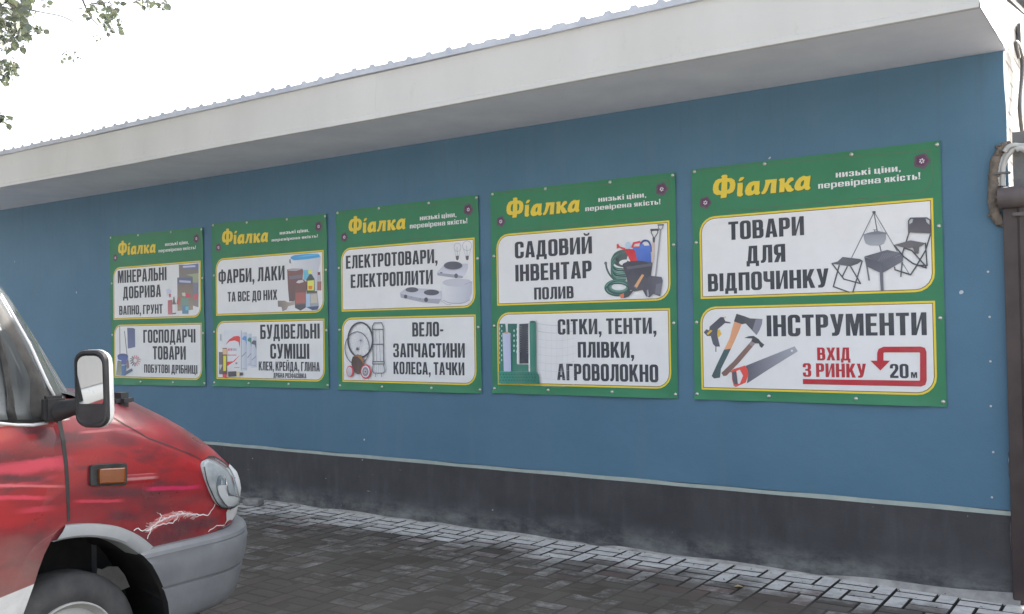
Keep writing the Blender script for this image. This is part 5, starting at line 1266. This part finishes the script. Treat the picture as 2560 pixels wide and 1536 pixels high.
# ---- door mirrors
def door_mirror(side):
    c0 = on_x(229.5, 972, VX+.20); yaw = math.radians(24)
    nrm = Vector((math.sin(yaw), -math.cos(yaw), .02)).normalized(); ux = Vector((math.cos(yaw), math.sin(yaw), 0)); uz = Vector((-.035, 0, 1)).normalized()
    hw, hh = .068, .150
    def shp(k, e): return [c0+ux*(p[0])+uz*(p[1])+nrm*e for p in rr(-hw*k, -hh*k*1.0, hw*k, hh*k, .045*k)]
    MR = (lambda v: v) if side == 0 else (lambda v: [(2*VC-p[0], p[1], p[2]) for p in v])
    root = empty('door_mirror', (0, 0, 0)); root.parent = van; cc = c0 if side == 0 else Vector((2*VC-c0.x, c0.y, c0.z)); root.location = cc-Vector(van.location)
    L_ = [shp(1.0, -.02), shp(1.03, -.002), shp(1.0, .010), shp(.93, .013), shp(.885, .006)]
    vs = sum(L_, []); n_ = len(L_[0]); fs = [(j*n_+k, j*n_+(k+1) % n_, (j+1)*n_+(k+1) % n_, (j+1)*n_+k) for j in range(4) for k in range(n_)]+[tuple(4*n_+k for k in range(n_))]
    obj('mirror_housing', MR(vs), fs, M['black'], root, True, None, 35)
    L_ = [shp(1.02, -.012), shp(1.035, -.02), shp(1.0, -.040), shp(.86, -.058), shp(.5, -.066)]
    vs = sum(L_, []); fs = [(j*n_+k, j*n_+(k+1) % n_, (j+1)*n_+(k+1) % n_, (j+1)*n_+k) for j in range(4) for k in range(n_)]+[tuple(4*n_+k for k in range(n_))]
    obj('mirror_shell', MR(vs), fs, M['white_paint'], root, True, None, 60)
    def pane(x0, z0, x1, z1, r, tilt):
        pts = [c0+ux*p[0]+uz*p[1]+nrm*(.0085+tilt*p[1]) for p in rr(x0, z0, x1, z1, r)]
        obj('mirror_pane', MR(pts), [tuple(range(len(pts)))], M['chrome'], root)
    pane(-.055, -.060, .055, .130, (.010, .010, .036, .036), .012); pane(-.054, -.131, .054, -.072, (.036, .036, .010, .010), .05)
    mb = MB(); a = Vector((VX+.012, -4.105, 1.333)); b = c0+uz*-.075-ux*.075-nrm*.035
    for (dz_, r) in ((.0, .038), (.018, .03)): mb.tube([a+Vector((0, 0, dz_)), a*.5+b*.5+Vector((0, 0, dz_)), b+Vector((0, 0, dz_))], [r, r*.8, r*.7], 10)
    o = obj('mirror_arm', MR(mb.v), mb.f, M['black'], root, True, None, 40)
    mb = MB(); mb.box((VX-.02, -4.165, 1.295), (VX+.02, -4.075, 1.40), .012); obj('arm_foot', MR(mb.v), mb.f, M['black'], root, True, None, 40)
door_mirror(0); door_mirror(1)
# black corner piece ahead of the window
plate('corner_trim', [on_side(*Z4(*p), .008) for p in ((345,860),(400,860),(440,990),(500,1125),(470,1150),(440,1345),(425,1110))], M['rubber'], van, .010)
# rear end: doors, lamps (out of the picture)
mb = MB(); mb.box((VX-VW+.05, -8.42, .34), (VX-.05, -8.36, .58), .02); mb.build('rear_bumper', M['bumper'], van)
for x in (VX-.12, VX-VW+.02): mb = MB(); mb.box((x, -8.37, .80), (x+.10, -8.345, 1.25), .01); mb.build('tail_lamp', M['amber'], van)

# ================================================================== TREE on the left, in front of the shop
rnd = random.Random(21)
TX, TY = -9.9, -3.1
tree = empty('street_tree', (TX, TY, -.03), 'leafy tree at the left, its drooping leaf sprays crossing the white sky above the roof', 'tree')
tips = []
D = lambda px, py, Y: on_y(px, py, Y)
mb = MB()
trunk = [(TX, TY, -.06), (TX+.05, TY, 1.2), (TX-.03, TY+.04, 2.6), (TX+.1, TY, 4.2), (TX+.15, TY+.1, 5.8), (TX+.1, TY+.1, 7.4)]
mb.tube(spline(trunk, 6), list(np.interp(range(31), [0, 4, 30], [.26, .20, .05])), 14)
def limb(a, mids, r0, r1):
    pts = spline([a]+mids, 6); mb.tube(pts, [max(r1, r0*(1-t)**2.2) for t in np.linspace(0, 1, len(pts))], 7); return pts
J = lambda i: Vector(trunk[i])
Ys = -1.95
L1 = limb(J(3), [Vector((TX+.7, TY+.5, 5.0)), D(-60, -60, Ys), D(30, 10, Ys), D(90, 28, Ys), D(150, 40, Ys), D(182, 54, Ys)], .06, .004)
L2 = limb(J(4), [Vector((TX+1.3, TY+.6, 5.7)), D(60, -180, -1.8), D(180, -50, -1.8), D(225, 40, -1.8), D(275, 88, -1.8), D(288, 100, -1.8)], .06, .003)
L3 = limb(J(3), [Vector((TX+.9, TY+.6, 4.55)), D(-40, 60, -2.0), D(20, 85, -2.0), D(60, 110, -2.0)], .04, .004)
L4 = limb(J(2), [Vector((TX+.7, TY+.5, 3.7)), D(-60, 130, -2.1), D(5, 155, -2.1), D(40, 180, -2.1)], .03, .003)
L5 = limb(J(2), [Vector((TX+.8, TY+.5, 3.3)), D(-40, 275, -2.1), D(20, 305, -2.1)], .025, .003)
L6 = limb(J(4), [Vector((TX+1.9, TY+.7, 5.9)), D(260, -160, -1.7), D(340, -60, -1.7), D(390, 2, -1.7)], .05, .003)
for k in range(9):
    a = k*.7; limb(J(3+k % 3), [Vector((TX-.9*math.cos(a)-.5, TY+1.3*math.sin(a)-.3, 5.6+.3*(k % 4))), Vector((TX-1.7*math.cos(a)-.9, TY+2.0*math.sin(a)-.7, 6.4+.5*(k % 3)))], .05, .01)

LV = []; LF = []; LC = []
def leaf(p, s, rnd=rnd, droop=.6):
    d = Vector((rnd.gauss(0, 1), rnd.gauss(0, 1), rnd.gauss(-droop, .7))).normalized(); n_ = Vector((rnd.gauss(0, 1), rnd.gauss(0, 1), rnd.gauss(.3, 1))).normalized()
    t = d.cross(n_).normalized(); n_ = t.cross(d); n0 = len(LV); c = rnd.random()
    for (a, b, q) in ((0, 0, 0), (.28, .36, .05), (.62, .34, .08), (1, 0, -.02), (.62, -.34, .08), (.28, -.36, .05)): LV.append(p+d*a*s+t*b*s+n_*q*s); LC.append((c, c, c, 1))
    LF.extend([(n0, n0+1, n0+2, n0+3), (n0, n0+3, n0+4, n0+5)])
def spray(cx, cy, rx, ry, n_, Y, s=.05, sp=.12):
    c0 = D(cx-rx*.5, cy-ry*.7, Y)
    for _ in range(max(2, n_//9)):
        a = rnd.random()*6.283; r = rnd.uniform(.5, 1.0); e = D(cx+rx*r*math.cos(a), cy+ry*r*math.sin(a), Y+rnd.gauss(0, .06)); mid = (c0+e)/2+Vector((rnd.gauss(0, .03), rnd.gauss(0, .03), rnd.gauss(.03, .03)))
        mb.tube(spline([c0, mid, e], 4), [.0045-.0004*q for q in range(9)], 5)
    for _ in range(n_):
        r = math.sqrt(rnd.random()); a = rnd.random()*6.283
        leaf(D(cx+rx*r*math.cos(a), cy+ry*r*math.sin(a), Y+rnd.gauss(0, sp)), s*1.35*rnd.uniform(.7, 1.3))
spray(15, 15, 75, 45, 85, -1.95); spray(35, 80, 52, 42, 105, -2.0); spray(70, 25, 30, 20, 22, -1.95); spray(10, 60, 45, 60, 70, -2.05); spray(100, 75, 12, 14, 6, -1.95)
spray(15, 165, 30, 22, 32, -2.1); spray(28, 178, 24, 14, 16, -2.1); spray(15, 200, 16, 14, 12, -2.1); spray(8, 302, 24, 12, 16, -2.1); spray(118, 6, 10, 8, 5, -1.9)
spray(255, 28, 50, 26, 36, -1.8, .042); spray(278, 58, 26, 26, 22, -1.8, .042); spray(285, 20, 28, 20, 12, -1.75, .035)
spray(165, 148, 22, 14, 12, -1.7, .030); spray(195, 138, 18, 8, 6, -1.7, .022); spray(245, 98, 26, 9, 6, -1.7, .018); spray(385, 8, 38, 12, 26, -1.7, .045); spray(345, 2, 12, 5, 5, -1.7, .04)
for (cx, cy, cz, r, n_) in ((TX-.8, TY-.6, 6.0, 1.3, 900), (TX+.2, TY+.5, 6.9, 1.2, 700), (TX-1.5, TY+.7, 5.4, 1.1, 500), (TX+.9, TY-.2, 6.6, .9, 400), (TX-.2, TY-.2, 7.9, 1.0, 450), (TX+1.5, TY+.8, 6.2, .6, 200), (TX-.9, TY-1.5, 5.1, .9, 400)):  # crown out of view, leaves multiplied and enlarged to shade the wall
    for _ in range(int(n_*2.1)):
        v = Vector((rnd.gauss(0, 1), rnd.gauss(0, 1), rnd.gauss(0, 1))).normalized()*r*1.25*rnd.random()**.4
        leaf(Vector((cx, cy, cz))+v, rnd.uniform(.10, .17))
mb.build('trunk', M['bark'], tree, True)
obj('crown', LV, LF, M['leaf'], tree, False, LC)
# unseen tree copies added behind and at left to shade the wall's left part
for (x, y, k, rz, lb) in ((-9.5, -10.5, 1.25, 1.9, 'added unseen leafy tree behind the van, shading the left of the wall'), (-12.8, -3.6, 1.2, 3.6, 'added unseen leafy tree farthest left, shading the left end of the wall'), (-4.5, -14.5, 1.2, .9, 'added unseen leafy tree behind the camera, holding back sky light')):
    r_ = tree.copy(); COL.objects.link(r_); r_.location = (x, y, -.03); r_.scale = (k, k, k); r_.rotation_euler = (0, 0, rz); r_['label'] = lb
    for ch in list(tree.children):
        c_ = ch.copy(); COL.objects.link(c_); c_.parent = r_

# ================================================================== SMALL THINGS ON THE PAVING
p = on_y(633, 1262, -.17)
g0 = on_y(600, 1258, -.10)
mb = MB(); mb.box((-7.95, -.20, .004), (-7.28, -.115, .040), .004); tag(mb.build('wooden_board', M['wood']), 'weathered board lying along the foot of the wall beyond the van headlight', 'board')
bm = bmesh.new(); bmesh.ops.create_cube(bm, size=1)
for v in bm.verts: v.co = Vector((v.co.x*.17, v.co.y*.11, v.co.z*.06))
bmesh.ops.bevel(bm, geom=bm.edges[:], offset=.008, segments=1, affect='EDGES'); bmesh.ops.subdivide_edges(bm, edges=bm.edges[:], cuts=1)
for v in bm.verts: v.co += Vector((random.gauss(0, .003), random.gauss(0, .003), random.gauss(0, .003)))
rz = Matrix.Rotation(.35, 3, 'Z'); bm.verts.index_update()
obj_ = obj('concrete_lump', [rz @ v.co+Vector((-7.17, -.20, .034)) for v in bm.verts], [[v.index for v in f.verts] for f in bm.faces], M['concrete']); bm.free()
tag(obj_, 'broken grey concrete block at the end of the board by the wall', 'block')
g1 = on_y(1846, 1468, -.42)
gp_ = CAM_P+ray(1846, 1468)*((0.006-CAM_P.z)/ray(1846, 1468).z)
mb = MB(); mb.add([(gp_.x-.03, gp_.y-.012, .006), (gp_.x+.012, gp_.y-.018, .016), (gp_.x+.035, gp_.y+.01, .007), (gp_.x-.01, gp_.y+.016, .018)], [(0, 1, 2), (0, 2, 3)])
tag(mb.build('paper_scrap', mat('yellowed_paper', (.42, .30, .16), .8)), 'tiny yellowish scrap lying on the pavers in front of the largest banner', 'litter')
rnd = random.Random(4); mb = MB()
for _ in range(150):
    x = rnd.uniform(-7.0, -.9); y = -abs(rnd.gauss(.0, .35))-.02; s = rnd.uniform(.004, .016); a = rnd.random()*6.28; d = Vector((math.cos(a), math.sin(a), 0)); t = Vector((-d.y, d.x, 0)); c = Vector((x, y, .007))
    mb.add([c-d*s, c+t*s*.5+Vector((0, 0, .004)), c+d*s+Vector((0, 0, .003)), c-t*s*.5], [(0, 1, 2, 3)])
o = mb.build('dry_leaf_litter', noisy('dry_leaf_brown', (.030, .024, .018), (.10, .08, .055), 30, .9, .0)); o['kind'] = 'stuff'; o['label'] = 'dark crumbs of dry leaves scattered along the wall'; o['category'] = 'litter'
